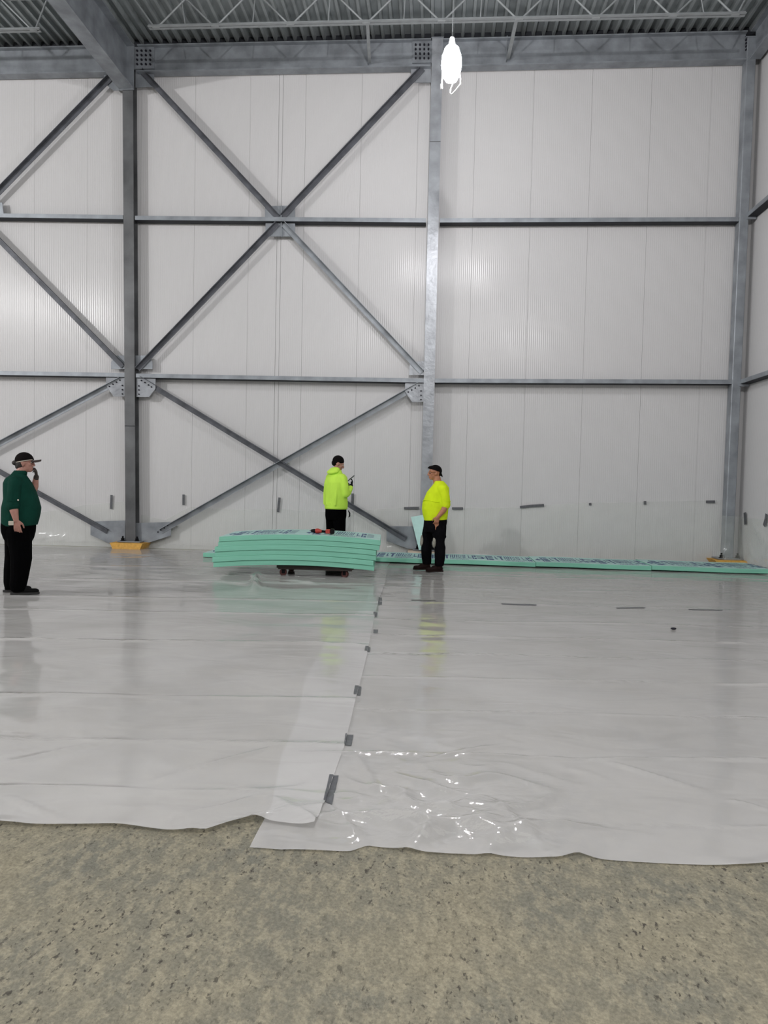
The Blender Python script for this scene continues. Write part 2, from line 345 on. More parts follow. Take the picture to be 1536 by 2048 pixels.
# ================================================================ STEEL FRAME
def bolts(bm, p, r=.016, h=.02):
    p = Vector(p); cyl(bm, p, p+Vector((0, -h, 0)), r, r*.85, seg=6)
def plate(parent, pts, Y, th=.012, bl=(), m='steel', name='gusset_plate'):
    bm = bmesh.new(); P = [at(a, b, Y) for a, b in pts]
    prism(bm, P, (0, th, 0)); g = obj(name, bm, m, parent)
    if bl:
        bb = bmesh.new()
        for a, b in bl: bolts(bb, at(a, b, Y))
        stuff(obj('bolt_row', bb, 'bolt', g))
    return g
GY = D+.10      # plane of gussets
col_lab = ['stained galvanised steel column under the deep roof girder, left of the bracing',
           'bright galvanised steel column behind the man in yellow t-shirt',
           'grey steel corner column where the two walls meet']
cols = []
ztop = [10.07, at(873, 74).z, 10.0]
for i in range(3):
    t = thing('steel_column', col_lab[i], 'column', (colline(i, 0), D, 0)); cols.append(t)
    b0 = Vector((colline(i, .16)-t.location.x, 0, .16)); b1 = Vector((colline(i, ztop[i])-t.location.x, 0, ztop[i]))
    bm = bmesh.new()
    if i < 2:
        ibeam(bm, b0+Vector((0, .1, 0)), b1+Vector((0, .1, 0)), (0, 1, 0), (1, 0, 0), .2, .212, .016, .012)
        obj('shaft', bm, 'steel_mid' if i == 1 else 'steel_col', t)
    else:
        sweep(bm, b0, b1, (1, 0, 0), (0, 1, 0), [(-.085, .012), (-.073, 0), (.073, 0), (.085, .012), (.085, .2), (-.085, .2)])
        obj('shaft', bm, 'steel', t)
    def local(o):   # children built in world coordinates
        o.matrix_parent_inverse = Matrix.Translation(-t.location); return o
    # base plate, anchor bolts
    bx = b0.x
    obj('base_plate', box(bmesh.new(), (bx-.24, -.10, .135), (bx+.24, .235, .16), .004), 'steel', t)
    for sx, sy in ((-.15, -.03), (.15, -.03)):
        bb = bmesh.new(); cyl(bb, (bx+sx, sy, .16), (bx+sx, sy, .172), .05, seg=16); cyl(bb, (bx+sx, sy, .172), (bx+sx, sy, .215), .034, seg=6)
        cyl(bb, (bx+sx, sy, .21), (bx+sx, sy, .255), .018, seg=10)
        obj('anchor_bolt', bb, 'black', t)
    mt = 'cream' if i == 1 else 'yellow'
    bb = bmesh.new()
    prism(bb, [(bx-.34, -.22, .13), (bx+.34, -.22, .13), (bx+.30, -.26, .005), (bx-.26, -.26, .005)], (0, .46, 0))
    obj('pedestal_form', bb, mt, t)
    if i == 1: obj('shim_board', box(bmesh.new(), (bx-.37, -.24, .085), (bx+.36, .2, .105)), 'steel_mid', t)
    if i < 2:
        cap = box(bmesh.new(), (b1.x-.12, -.012, b1.z-.02), (b1.x+.12, .21, b1.z)); obj('cap_plate', cap, 'steel', t)
    else:
        obj('cap_plate', box(bmesh.new(), (b1.x-.12, -.01, b1.z-.02), (b1.x+.12, .2, b1.z)), 'steel', t)
# column splice marks
for i, z in ((0, at(262, 852).z), (1, at(871, 283).z)):
    t = cols[i]; xx = colline(i, z)-t.location.x
    obj('weld_seam', box(bmesh.new(), (xx-.107, -.004, z-.006), (xx+.107, .002, z+.006)), 'bolt' if i == 0 else 'steel_col', t)
def kid(o, t): o.matrix_parent_inverse = Matrix.Translation(-t.location); return o
def G(i, pts, bl=(), Y=None, m='steel'):
    return kid(plate(cols[i], pts, Y or GY, bl=bl, m=m), cols[i])
# connection plates welded to the columns
G(0, [(271, 711), (292, 711), (305, 723), (305, 738), (271, 738)], [(293, 718), (287, 724.5), (281, 730.5)])
G(0, [(249, 711), (232, 711), (222, 724), (222, 738), (249, 738)], [(233, 718), (238, 724), (244, 730)])
G(0, [(212, 752), (249, 752), (249, 793), (227, 793), (212, 771)], [(219, 773), (226, 768.5), (233, 764.5), (240, 760.5), (245, 771), (245, 779.5), (245, 788)], Y=D+.05, m='steel_mid')
G(0, [(273, 754), (311, 754), (311, 777), (298, 794), (273, 794)], [(283, 761), (290, 765), (297, 770), (303, 774), (278, 772), (278, 780), (278, 788.5)], Y=D+.05, m='steel_mid')
G(0, [(271, 137), (308, 137), (308, 173), (271, 175)], [(284, 145), (291, 152), (298, 160)])
G(0, [(208, 140), (250, 139), (250, 181), (226, 181), (208, 165)])
G(0, [(181, 1043), (250, 1041), (250, 1086), (217, 1086), (181, 1070)])
G(0, [(271, 1046), (342, 1044), (342, 1071), (292, 1087), (271, 1087)], [(316, 1064), (322, 1060), (329, 1056), (336, 1051)], m='steel')
G(1, [(820, 724), (848, 722), (848, 750), (818, 750)], [(829, 729), (835, 735), (841, 741)], m='steel_mid')
G(1, [(810, 764), (848, 765), (848, 804), (824, 804), (810, 783)], [(816.5, 784), (823.5, 780), (830.5, 776), (838, 771.5), (842, 782), (842, 790.5), (842, 799)], Y=D+.05, m='steel_mid')
G(1, [(822, 129), (862, 128), (862, 165), (822, 165)], [(842, 139), (836, 145), (830, 152)], m='steel_mid')
G(1, [(773, 1052), (838, 1053), (838, 1098), (818, 1098), (773, 1082)])
# girts
def girt(pts, label, Yf=D+.005, h=.08, dep=.2, group=None):
    a, b = [at(px, py, Yf) for px, py in pts]
    t = thing('steel_girt', label, 'girt', (a.x, Yf, a.z))
    bm = bmesh.new(); A = Vector((0, 0, 0)); B = b-a
    # channel laid flat: front web with flanges running back to the wall
    sweep(bm, A, B, (0, 0, 1), (0, 1, 0), [(0, 0), (0, dep), (-.010, dep), (-.010, .012), (-h+.010, .012), (-h+.010, dep), (-h, dep), (-h, 0)])
    obj('channel', bm, 'steel', t)
    bm = bmesh.new(); sweep(bm, A, B, (0, 0, 1), (0, 1, 0), [(-h-.001, .012), (-h-.001, dep-.002), (-h-.006, dep-.002), (-h-.006, .012)])  # added dark strip: shade of the girt underside put into colour
    obj('underside_shade', bm, 'shade_strip', t)
    return t
gl = []
gl.append(girt([(-420, 421), (246, 430)], 'upper horizontal steel girt left of the stained column'))
gl.append(girt([(270, 431.5), (852, 436.5)], 'upper horizontal steel girt through the centre of the X bracing'))
gl.append(girt([(880, 436.5), (1478, 434)], 'upper horizontal steel girt in the unbraced right bay'))
gl.append(girt([(-420, 735), (250, 746)], 'lower horizontal steel girt left of the stained column'))
gl.append(girt([(272, 747), (848, 757)], 'lower horizontal steel girt above the lower X bracing'))
gl.append(girt([(870, 757), (1466, 759.5)], 'lower horizontal steel girt in the unbraced right bay'))
def side_girt(p, label, h=.08):
    a = at(p[0], p[1], D); X = X2+.06
    t = thing('steel_girt', label, 'girt', (X, D, a.z)); L = D-YB
    bm = bmesh.new()
    sweep(bm, (0, 0, 0), (0, -L+.05, 0), (0, 0, 1), (1, 0, 0), [(0, 0), (0, .18), (-.01, .18), (-.01, .012), (-h+.01, .012), (-h+.01, .18), (-h, .18), (-h, 0)])
    obj('channel', bm, 'steel', t)
    bm = bmesh.new(); sweep(bm, (0, 0, 0), (0, -L+.05, 0), (0, 0, 1), (1, 0, 0), [(-h-.001, .012), (-h-.001, .178), (-h-.006, .178), (-h-.006, .012)])  # same painted underside shade on the side girt
    obj('underside_shade', bm, 'shade_strip', t)
    obj('clip_plate', box(bmesh.new(), (-.02, -.02, -h-.05), (.16, 0, -h)), 'steel', t)
side_girt((1488, 425), 'upper steel girt running along the right side wall')
side_girt((1473, 759), 'lower steel girt running along the right side wall')
# central connection plates of the X bracing belong to the upper girt
g = gl[1]
kid(plate(g, [(530, 412), (590, 411), (590, 437), (530, 437)], GY, bl=[(537, 418), (542, 424), (548, 430), (582, 418.5), (577, 425), (571, 431)]), g)
kid(plate(g, [(531, 446), (590, 446), (590, 473), (531, 473)], GY, bl=[(549, 453), (543, 459), (538, 465), (571, 453.5), (576, 459.5), (582, 465)]), g)
kid(plate(g, [(561.5, 411), (563.5, 411), (563.5, 473), (561.5, 473)], D+.06, th=.05), g)
g = gl[0]
kid(plate(g, [(-62, 405), (4, 405), (8, 432), (-62, 432)], GY), g)
# braces: angle sections with the outstanding leg on the upper edge
def brace(p, q, label, wd=.105, Y=D+.088, m='steel', back=False):
    a, b = at(*p, Y), at(*q, Y)
    d = (b-a).normalized(); n = Vector((-d.z, 0, d.x))
    if n.z < 0: n = -n
    t = thing('steel_brace', label, 'brace', a)
    bm = bmesh.new(); e = wd/2
    sweep(bm, (0, 0, 0), b-a, n, (0, -1, 0), [(-e, 0), (-e, .01), (e-.01, .01), (e-.01, .085), (e, .085), (e, 0)])
    obj('angle_bar', bm, m, t)
    return t
brace((284, 143), (556, 435), 'steel brace falling from stained column top to centre of upper X', m='steel_shaded')
brace((846, 138), (566, 434), 'steel brace rising from centre of upper X to bright column top', m='steel_shaded')
brace((556, 448), (276, 739), 'steel brace from centre of upper X down to the stained column', wd=.095, m='steel_shaded')
brace((567, 449), (844, 745), 'bright-edged steel brace from centre of upper X down to the bright column')
brace((280, 757), (812, 1078), 'steel brace falling from stained column to behind the green stack', Y=D+.08, m='steel_shaded')
brace((842, 768), (322, 1063), 'steel brace falling leftwards from bright column, crossing the lower X', Y=D+.10)
brace((226, 152), (-40, 425), 'steel brace at upper left, above the left girt', m='steel_shaded')
brace((-40, 441), (246, 733), 'steel brace at left between the upper and lower girts', m='steel_shaded')
brace((243, 760), (-330, 1063), 'steel brace at left just above the man in the cap')
brace((-330, 760), (215, 1063), 'steel brace at left passing behind the man in green', m='steel_shaded')

# eave beams
BEAM_D = .53
def ebeam(p, q, label):
    a, b = at(*p), at(*q)
    t = thing('eave_beam', label, 'beam', (a.x, D+.1, a.z)); B = b-a
    off = Vector((0, 0, -BEAM_D/2))
    obj('beam_section', ibeam(bmesh.new(), off, B+off, (0, 0, 1), (0, 1, 0), BEAM_D, .2, .022, .012), 'steel', t); return t
e0 = ebeam((-430, 104), (244, 89), 'eave beam at upper left, left of the deep girder')
e1 = ebeam((274, 88.5), (862, 76), 'eave beam above the braced bay, between the two bolt clusters')
e2 = ebeam((885, 76.5), (1496, 60.5), 'eave beam above the unbraced bay, beside the bright lamp')
def shear(t, x0, x1, y0, y1, nx=4, ny=4):
    pl = kid(plate(t, [(x0-2, y0-4), (x1+2, y0-5), (x1+2, y1+4), (x0-2, y1+5)], D+.06, th=.03, name='splice_plate'), t)
    bb = bmesh.new()
    for i in range(nx):
        for j in range(ny): bolts(bb, at(x0+5+(x1-x0-10)*i/(nx-1), y0+4+(y1-y0-8)*j/(ny-1), D+.06), .021, .03)
    o = stuff(obj('bolt_cluster', bb, 'bolt', pl))
shear(e1, 270, 306, 98, 133); shear(e1, 826.5, 862, 86, 121)
bb = bmesh.new()
for j in range(5): bolts(bb, at(1492, 74+j*6.5, D+.05), .02, .03)
kid(stuff(obj('bolt_row', bb, 'bolt', e2)), e2)
# side wall eave beam
zt = at(1497, 61).z
t = thing('eave_beam', 'eave beam running along the right side wall at the top right', 'beam', (X2+.08, D, zt))
obj('beam_section', ibeam(bmesh.new(), (0, 0, -BEAM_D/2), (0, YB-D+.05, -BEAM_D/2), (0, 0, 1), (1, 0, 0), BEAM_D, .2, .022, .012), 'steel', t)
# deep roof girder
gb = at(252, 180).z; gx = at(254, 180).x
gt = at(271, 92).z
t = thing('roof_girder', 'deep grey steel roof girder running toward the viewer at upper left', 'girder', (gx, D-.01, gb))
gd = gt-gb
obj('girder_section', ibeam(bmesh.new(), (0, -.02, gd/2), (0, YB-D+.2, gd/2), (0, 0, 1), (1, 0, 0), gd, .30, .025, .014), 'steel', t)
obj('end_plate', box(bmesh.new(), (-.15, -.03, -.01), (.15, 0, gd+.02)), 'steel', t)

# open web joists
JY = 13.25
def joist(xa, xb, zb, label, nodes, first):
    t = thing('open_web_joist', label, 'joist', (xa, JY, zb)); L = xb-xa; hh = ZC-zb-.03
    for nm, z, s in (('bottom_chord', 0, 1), ('top_chord', hh, -1)):
        bm = bmesh.new()
        e0_, e1_ = (0, L) if nm == 'bottom_chord' else (-.35, L+.2)
        for sg in (-1, 1):
            sweep(bm, (e0_, 0, z), (e1_, 0, z), (0, sg, 0), (0, 0, s), [(.012, 0), (.062, 0), (.062, .006), (.018, .006), (.018, .05), (.012, .05)])
        obj(nm, bm, 'joist', t)
    for i, nx in enumerate(nodes):
        for sg in (-1, 1):
            ex = nx + sg*.64
            ex = max(-.33, min(L+.15, ex))
            obj('web_bar', cyl(bmesh.new(), (nx+sg*.03, 0, .01), (ex, 0, hh-.005), .016, seg=8), 'joist', t)
        obj('web_node', box(bmesh.new(), (nx-.07, -.03, -.005), (nx+.07, .03, .03), .005), 'joist', t)
        if i: obj('web_bar', cyl(bmesh.new(), (nx-.64, 0, hh), ((nx+nodes[i-1])/2, 0, .02), .011, seg=8), 'joist', t)
ja, jb = at(297, 54, JY), at(1491, 29, JY)
zb = at(883, 43, JY).z
nds = [at(px, 45, JY).x-ja.x for px in (312, 430, 581, 732, 883, 1038, 1192, 1345, 1470)]
joist(ja.x, jb.x, zb, 'open web roof joist spanning the right bays above the lamp', nds, 0)
jl = at(80, 63, JY)
joist(jl.x-5.6, jl.x, zb, 'open web roof joist end at the far upper left corner', [5.6-.12-i*1.33 for i in range(5)][::-1], 0)
for (p, q, lab) in (((735, 46), (739, 125), 'diagonal steel kicker from joist to eave beam, left of the lamp'), ((1033, 40), (1016, 119), 'diagonal steel kicker from joist to eave beam, right of the lamp')):
    a, b = at(*p, JY+.02), at(*q, D+.03)
    t = thing('flange_brace', lab, 'brace', a); bm = bmesh.new()
    sweep(bm, (0, 0, 0), b-a, (1, 0, 0), (0, -.6, .8), [(-.03, 0), (.03, 0), (.03, .006), (-.024, .006), (-.024, .06), (-.03, .06)])
    obj('angle_bar', bm, 'joist', t)
    dx = b-a
    obj('stiffener_plate', box(bmesh.new(), (dx.x-.035, dx.y-.02, dx.z-.02), (dx.x-.023, dx.y+.16, dx.z+.44)), 'steel', t)

# ================================================================ LAMP
LP = at(903, 128, 10.0)
def emis(name, s, col=(1, .98, 1)):
    m = bpy.data.materials.new(name); m.use_nodes = True; nt = m.node_tree; b = nt.nodes['Principled BSDF']
    b.inputs['Base Color'].default_value = (.9, .9, .9, 1); b.inputs['Emission Color'].default_value = (*col, 1); b.inputs['Emission Strength'].default_value = s; return m
M['bulb'] = emis('lamp glow', 255.0)
t = thing('work_light', 'blazing white temporary work lamp hanging beside the bright column', 'lamp', LP)
bm = bmesh.new(); loft(bm, [(-.235, 0, 0, .035, .035), (-.215, 0, 0, .075, .075), (-.14, 0, 0, .115, .115), (-.02, 0, 0, .135, .135), (.10, 0, 0, .125, .125), (.2, 0, 0, .09, .09), (.24, 0, 0, .05, .05)], pw=2)
obj('bulb', bm, 'bulb', t, True)
bm = bmesh.new(); cyl(bm, (0, 0, .25), (0, 0, .34), .045, .03, seg=14); obj('socket', bm, 'cable', t)
bm = bmesh.new(); tube(bm, [(0, 0, .33), (.01, .02, 1.2), (0, 0, ZC-LP.z)], .004, 6); obj('hanging_wire', bm, 'joist', t)
bm = bmesh.new()
tube(bm, [(.105, -.03, -.1), (.125, -.03, -.22), (.125, -.03, -.28), (.07, -.03, -.35), (.012, -.03, -.41), (-.01, -.03, -.395), (.0, -.03, -.33), (.03, -.03, -.26), (.05, -.03, -.18)], .009)
obj('cable_loop', bm, 'cable', t)
bm = bmesh.new(); tube(bm, [(-.115, -.03, -.1), (-.122, -.03, -.24), (-.118, -.03, -.33), (-.13, -.03, -.335), (-.132, -.03, -.27)], .011); obj('cable_loop', bm, 'cable', t)

# ================================================================ POLYETHYLENE SHEETS
def interp(pts, x):
    if x <= pts[0][0]: return pts[0][1]
    for (a, b), (c, d) in zip(pts, pts[1:]):
        if x <= c: return b + (d-b)*(x-a)/(c-a)
    return pts[-1][1]
def fxy(px, py): p = fl(px, py); return p.x, p.y
# front edges (x -> y) and seam edges (y -> x)
FL_ = sorted([(-19, 2.6), (XL, 3.2)] + [fxy(*p) for p in [(0, 1652), (60, 1656), (130, 1655), (230, 1656), (290, 1662), (330, 1667), (410, 1670), (440, 1660), (465, 1652), (520, 1649), (570, 1656), (632, 1668), (700, 1668)]])
FR_ = sorted([fxy(*p) for p in [(440, 1690), (500, 1697), (560, 1703), (650, 1706), (700, 1706), (735, 1694), (790, 1702), (850, 1710), (950, 1713), (1120, 1721), (1155, 1711), (1195, 1722), (1300, 1728), (1450, 1735), (1500, 1734), (1536, 1730)]] + [(6.5, 2.75)])
EL_ = sorted([(fxy(*p)[1], fxy(*p)[0]) for p in [(628, 1668), (650, 1612), (662, 1570), (688, 1500), (700, 1450), (712, 1400), (730, 1330), (738, 1290), (748, 1240), (760, 1195), (770, 1170), (775, 1135)]])
ER_ = sorted([(fxy(*p)[1], fxy(*p)[0]) for p in [(498, 1698), (555, 1590), (570, 1500), (600, 1430), (615, 1350), (660, 1270), (700, 1235), (735, 1205), (740, 1170), (745, 1135)]])
foldsL = [(1223, .012, .03), (1282, .022, .035), (1393, .016, .03), (1482, .008, .03), (1588, .020, .035), (1195, .010, .05), (1160, .012, .06), (1132, .01, .05)]
foldsR = [(1205, .012, .04), (1240, .012, .03), (1272, .018, .03), (1308, .010, .03), (1355, .016, .026), (1422, .010, .022), (1510, .020, .026), (1642, .012, .022), (1175, .01, .05), (1150, .01, .05)]
diagL = [((516, 1146), (505, 1192), .07), ((560, 1160), (640, 1172), .03), ((440, 1165), (530, 1178), .03), ((0, 1535), (225, 1485)), ((295, 1572), (565, 1493)), ((130, 1655), (0, 1590))]
diagR = [((1180, 1515), (1430, 1592)), ((1450, 1600), (1536, 1625)), ((705, 1500), (790, 1640)), ((820, 1530), (1010, 1490)), ((960, 1590), (1090, 1700)), ((780, 1640), (890, 1700)), ((640, 1600), (735, 1694)), ((820, 1600), (1000, 1660))]
BVH = []
def ground(x, y):
    z = 0
    for b in BVH:
        h = b.ray_cast(Vector((x, y, 1)), Vector((0, 0, -1)))[0]
        if h: z = max(z, h.z)
    return z
def sheet(name, label, FE, EE, left, folds, diags, zb, rows=620, ncol=230):
    YEND = DW-.35
    fy = []
    for (py, A, wd) in folds:
        p, q = fl(100 if left else 800, py), fl(600 if left else 1450, py + (14 if not left else 8))
        fy.append((p.x, p.y, (q.y-p.y)/(q.x-p.x), A, wd))
    dg = [(Vector(fxy(*q[0])), Vector(fxy(*q[1])), q[2] if len(q) > 2 else .012) for q in diags]
    bm = bmesh.new(); grid = []; lay = bm.verts.layers.float.new('fold')
    for r in range(rows+1):
        u = r/rows; tt = (math.exp(2.2*u)-1)/(math.exp(2.2)-1)
        row = []
        for c in range(ncol+1):
            s = c/ncol; yy = 3.0 + tt*(YEND-3.0)
            if left: s2 = 1-(1-s)**1.6; x = XL + s2*(interp(EE, yy)-XL)
            else: s2 = s**1.5; xa = interp(EE, yy); x = xa + s2*(WX-.02-xa)
            f0 = interp(FE, x)
            y = f0 + tt*(YEND-f0)
            if left: x = XL + s2*(interp(EE, y)-XL)
            z = zb; fo = 0
            for (px_, py_, sl, A, wd) in fy:
                yk = py_ + sl*(x-px_) + .05*noise.noise(Vector((x*.8, py_*3, 1))) + .015*noise.noise(Vector((x*4, py_*3, 1)))
                dd = (y-yk)/wd
                if abs(dd) < 3: z += A*math.exp(-dd*dd)*(.5+.7*noise.noise(Vector((x*1.3, py_*7, 5)))+.35*noise.noise(Vector((x*6, py_*7, 8)))); fo += math.exp(-dd*dd*.6)*max(0, .45+1.3*noise.noise(Vector((x*1.1, py_*5, 4))))
            P = Vector((x, y))
            for a, b, am_ in dg:
                ab = b-a; h = max(0, min(1, (P-a).dot(ab)/ab.length_squared)); d = (P-a-ab*h).length
                if d < .12: z += am_*math.exp(-(d/(.018 if am_ < .02 else .05))**2)*math.sin(PI*min(1, max(0, h*.98+.01)))
            z += .006*abs(noise.noise(Vector((x*.9, y*2.0, zb*50)))) + .004*noise.noise(Vector((x*2.2, y*3, 3)))
            # crumpled front corner of the right-hand sheet
            if not left:
                k = math.exp(-((x-.1)/.5)**2)*math.exp(-((y-f0)/.75)**2)*(1-.75*math.exp(-((y-f0)/.13)**2))
                if k > .02:
                    n = 1-abs(noise.noise(Vector((x*3.2+.4*y, y*4.4, 2))))*2.2
                    fo += k*1.0; z += k*.06*max(0, n)**2 + k*.03*(noise.noise(Vector((x*2.1+y, y*1.3, 14)))+.3) + k*.012*noise.noise(Vector((x*11, y*14, 2)))
            else:
                k = math.exp(-((x+.5)/.5)**2)*math.exp(-((y-f0)/.35)**2)
                if k > .02: fo += k*.5; z += k*(.035*max(0, 1-2.2*abs(noise.noise(Vector((x*3, y*3.5, 6)))))**2)
            e = math.exp(-((y-f0)/.05)**2); z += e*.012*max(0, noise.noise(Vector((x*3.1, 2, zb*100)))+.15)
            vv = bm.verts.new((x, y, max(.002, z))); vv[lay] = min(1, fo); row.append(vv)
        grid.append(row)
    for r in range(rows):
        for c in range(ncol): bm.faces.new((grid[r][c], grid[r][c+1], grid[r+1][c+1], grid[r+1][c]))
    BVH.append(BVHTree.FromBMesh(bm))
    return tag(obj(name, bm, 'poly_floor', None, True), label, 'plastic sheet')
sheet('plastic_sheet', 'translucent plastic floor sheet covering the left half, its right edge taped', FL_, EL_, True, foldsL, diagL, .014)
sheet('plastic_sheet', 'glossy crumpled plastic floor sheet covering the right half of the floor', FR_, ER_, False, foldsR, diagR, .005)

def wall_sheet(label, xs, top, out, seed, nx=120, side=False, rng=None):
    bm = bmesh.new(); g = []; nv = 60
    for i in range(nx+1):
        u = i/nx; row = []
        xx = xs[0]+(xs[1]-xs[0])*u; zt_ = interp(top, xx) if not side else top
        zt_ += .02*noise.noise(Vector((xx*3, seed, 0)))
        for j in range(nv+1):
            v = j/nv; s = v*(zt_+out)
            if s < zt_-.0: z = zt_-s; o_ = 0
            else: z = 0; o_ = s-zt_
            # fillet
            R_ = max(.06, out*.8)
            q = s-(zt_-R_)
            if q > 0:
                a = min(1, q/(2*R_)); z = max(.012, (R_)*(1-a)**2); o_ = (out)*(a**2)
            wob = (.026*noise.noise(Vector((xx*1.2+s*1.5, s*2.4, seed))) + .022*abs(noise.noise(Vector((xx*3+s*3, s*3-xx*1.2, seed+3)))))*min(1, v*6)
            o_ += .008 + max(-.004, wob)
            row.append(bm.verts.new((xx, DW-o_, z)) if not side else bm.verts.new((WX-o_, xx, z)))
        g.append(row)
    for i in range(nx):
        for j in range(nv): bm.faces.new((g[i][j], g[i+1][j], g[i+1][j+1], g[i][j+1]))
    return tag(obj('wall_sheet', bm, 'poly_wall', None, True), label, 'plastic sheet')
def wz(*pp): return sorted([(at(a, b, DW).x, at(a, b, DW).z) for a, b in pp])
xg = colline(0, .5)
wall_sheet('plastic sheet taped up the wall behind the man in green', (XL, xg-.13), wz((-300, 1030), (0, 1035), (120, 1020), (170, 1010), (246, 1004)), .42, 1.0)
wall_sheet('plastic sheet taped up the wall behind the stack of green boards', (xg+.13, colline(1, .5)-.12), wz((272, 1028), (330, 1040), (380, 1014), (480, 1020), (560, 1018), (650, 1024), (740, 1020), (842, 1012)), .36, 2.0, 160)
wall_sheet('plastic sheet taped up the wall in the right bay', (colline(1, .5)+.12, X2-.1), wz((868, 1018), (925, 1016), (1040, 1016), (1090, 1010), (1180, 1006), (1290, 1004), (1440, 1000)), .12, 3.0, 160)
wall_sheet('plastic sheet taped up the right side wall', (DW-6, DW-.06), .95, .22, 4.0, side=True)
# clear sheet wrapped round the corner column foot
bm = bmesh.new(); g = []
for i in range(41):
    u = i/40; row = []
    for j in range(31):
        v = j/30; z = .02+.95*(1-v)
        a = -PI*.95+u*PI*.95; rr = .16+.12*v**2+.015*noise.noise(Vector((u*8, v*4, 9)))
        row.append(bm.verts.new((X2+.02+math.cos(a)*rr*1.1, D+.10+math.sin(a)*rr*(1.0), z)))
    g.append(row)
for i in range(40):
    for j in range(30): bm.faces.new((g[i][j], g[i+1][j], g[i+1][j+1], g[i][j+1]))
tag(obj('column_wrap', bm, 'poly_wall', None, True), 'clear plastic wrapped round the foot of the corner column', 'plastic sheet')

# duct tape
def tape_wall(pts, label, wd=.05, Y=DW-.034):
    bm = bmesh.new(); P = [at(a, b, Y) for a, b in pts]; o = P[0].copy()
    for a, b in zip(P, P[1:]):
        d = (b-a).normalized(); n = Vector((-d.z, 0, d.x))*wd/2
        prism(bm, [a-n-o, b-n-o, b+n-o, a+n-o], (0, .003, 0))
    t = tag(obj('duct_tape', bm, 'tape'), label, 'tape', 'duct tape strips on the walls'); t.location = o
tape_wall([(223, 990), (222, 1018)], 'upright duct tape strip left of the stained column')
tape_wall([(367, 989), (367, 1010)], 'upright duct tape strip right of the stained column')
tape_wall([(559, 995), (556, 1024)], 'slightly slanting upright duct tape strip left of the man in the hoodie')
tape_wall([(705, 987), (705, 1011)], 'upright duct tape strip just right of the man in the hoodie')
tape_wall([(808, 1016.5), (838, 1016)], 'level duct tape strip left of the bright column')
tape_wall([(904, 1017), (926, 1017)], 'level duct tape strip right of the man in yellow t-shirt', Y=DW-.03)
tape_wall([(1040, 1014.5), (1060, 1012), (1088, 1010.5)], 'long tilted duct tape strip with curled end in the right bay')
tape_wall([(1178, 1008.5), (1183, 1008)], 'tiny duct tape dab, left one of two in the right bay')
tape_wall([(1290, 1002), (1290, 1009)], 'tiny duct tape dab, right one of two in the right bay')
tape_wall([(1412, 1003.5), (1430, 1003.5)], 'short level duct tape strip beside the corner column')
def tape_side(pts, label, wd=.05):
    X = WX-.034; bm = bmesh.new(); P = [sw(a, b, X) for a, b in pts]; o = P[0].copy()
    for a, b in zip(P, P[1:]):
        d = (b-a).normalized(); n = Vector((0, -d.z, d.y))*.045
        prism(bm, [a-n-o, b-n-o, b+n-o, a+n-o], (.003, 0, 0))
    t = tag(obj('duct_tape', bm, 'tape'), label, 'tape', 'duct tape strips on the walls'); t.location = o
tape_side([(1489, 1025), (1490.5, 1049)], 'upright duct tape strip on the side wall nearest the corner')
tape_side([(1533, 1028), (1531, 1040), (1527.5, 1052)], 'kinked duct tape strip on the side wall at the photo edge')
def tape_floor(pts, label, z=.032, nm='duct_tape', m='tape', grp='duct tape pieces along the floor seam'):
    P = [fl(a, b, .02) for a, b in pts]; o = sum(P, Vector())/len(P); o.z = ground(o.x, o.y); bm = bmesh.new()
    if len(P) > 4: P = [P[0], P[len(P)//2-1], P[len(P)//2], P[-1]]
    nu, nv, g = 12, 4, []
    for i in range(nu+1):
        row = []
        for j in range(nv+1):
            u, v = i/nu, j/nv
            q = (P[0]*(1-u)+P[1]*u)*(1-v)+(P[3]*(1-u)+P[2]*u)*v
            row.append(bm.verts.new((q.x-o.x, q.y-o.y, ground(q.x, q.y)+.0025-o.z)))
        g.append(row)
    for i in range(nu):
        for j in range(nv): bm.faces.new((g[i][j], g[i+1][j], g[i+1][j+1], g[i][j+1]))
    t = tag(obj(nm, bm, m), label, 'tape', grp); t.location = o
tape_floor([(757, 1194), (764, 1194), (764, 1207), (756, 1207)], 'dark duct tape piece at the far end of the floor seam')
tape_floor([(747, 1223), (755, 1223), (754, 1232), (748, 1230)], 'small square duct tape piece, second from the far end of the floor seam')
tape_floor([(747, 1257), (756, 1257), (755, 1268), (747, 1267)], 'small square duct tape piece, third from the far end of the floor seam')
tape_floor([(731, 1291), (741, 1291), (740, 1301), (729, 1300)], 'duct tape piece by a small glinting pucker of the floor seam')
tape_floor([(710, 1370), (723, 1370), (721, 1388), (707, 1387)], 'square duct tape piece halfway along the floor seam')
tape_floor([(691, 1465), (707, 1465), (703, 1488), (688, 1487)], 'slanting square duct tape piece just beyond the long one')
tape_floor([(659, 1547), (677, 1548), (664, 1608), (647, 1600)], 'long duct tape strip nearest the viewer on the floor seam')
for pts, lab in (([(823, 1197.5), (871, 1198.5), (871, 1200), (823, 1199)], 'thin dark strip on the sheet nearest the man in yellow t-shirt'),
                 ([(1003, 1204.5), (1020, 1206), (1073, 1208), (1073, 1209.5), (1018, 1208.5), (1003, 1206.5)], 'thin dark strip on the right sheet with a bent left end'),
                 ([(1233, 1213), (1262, 1212), (1290, 1212.5), (1290, 1214), (1262, 1214), (1233, 1215)], 'thin dark strip, second from the right on the right sheet'),
                 ([(1377, 1216.5), (1445, 1218), (1445, 1219.5), (1377, 1218)], 'thin dark strip furthest right on the sheet')):
    tape_floor(pts, lab, .03, 'dark_strip', 'tape', 'thin dark strips on the right sheet')
tag(obj('debris_crumb', ball(bmesh.new(), fl(1347, 1257, .02), (.03, .02, .012)), 'bolt'), 'small dark crumb on the right plastic sheet', 'debris')

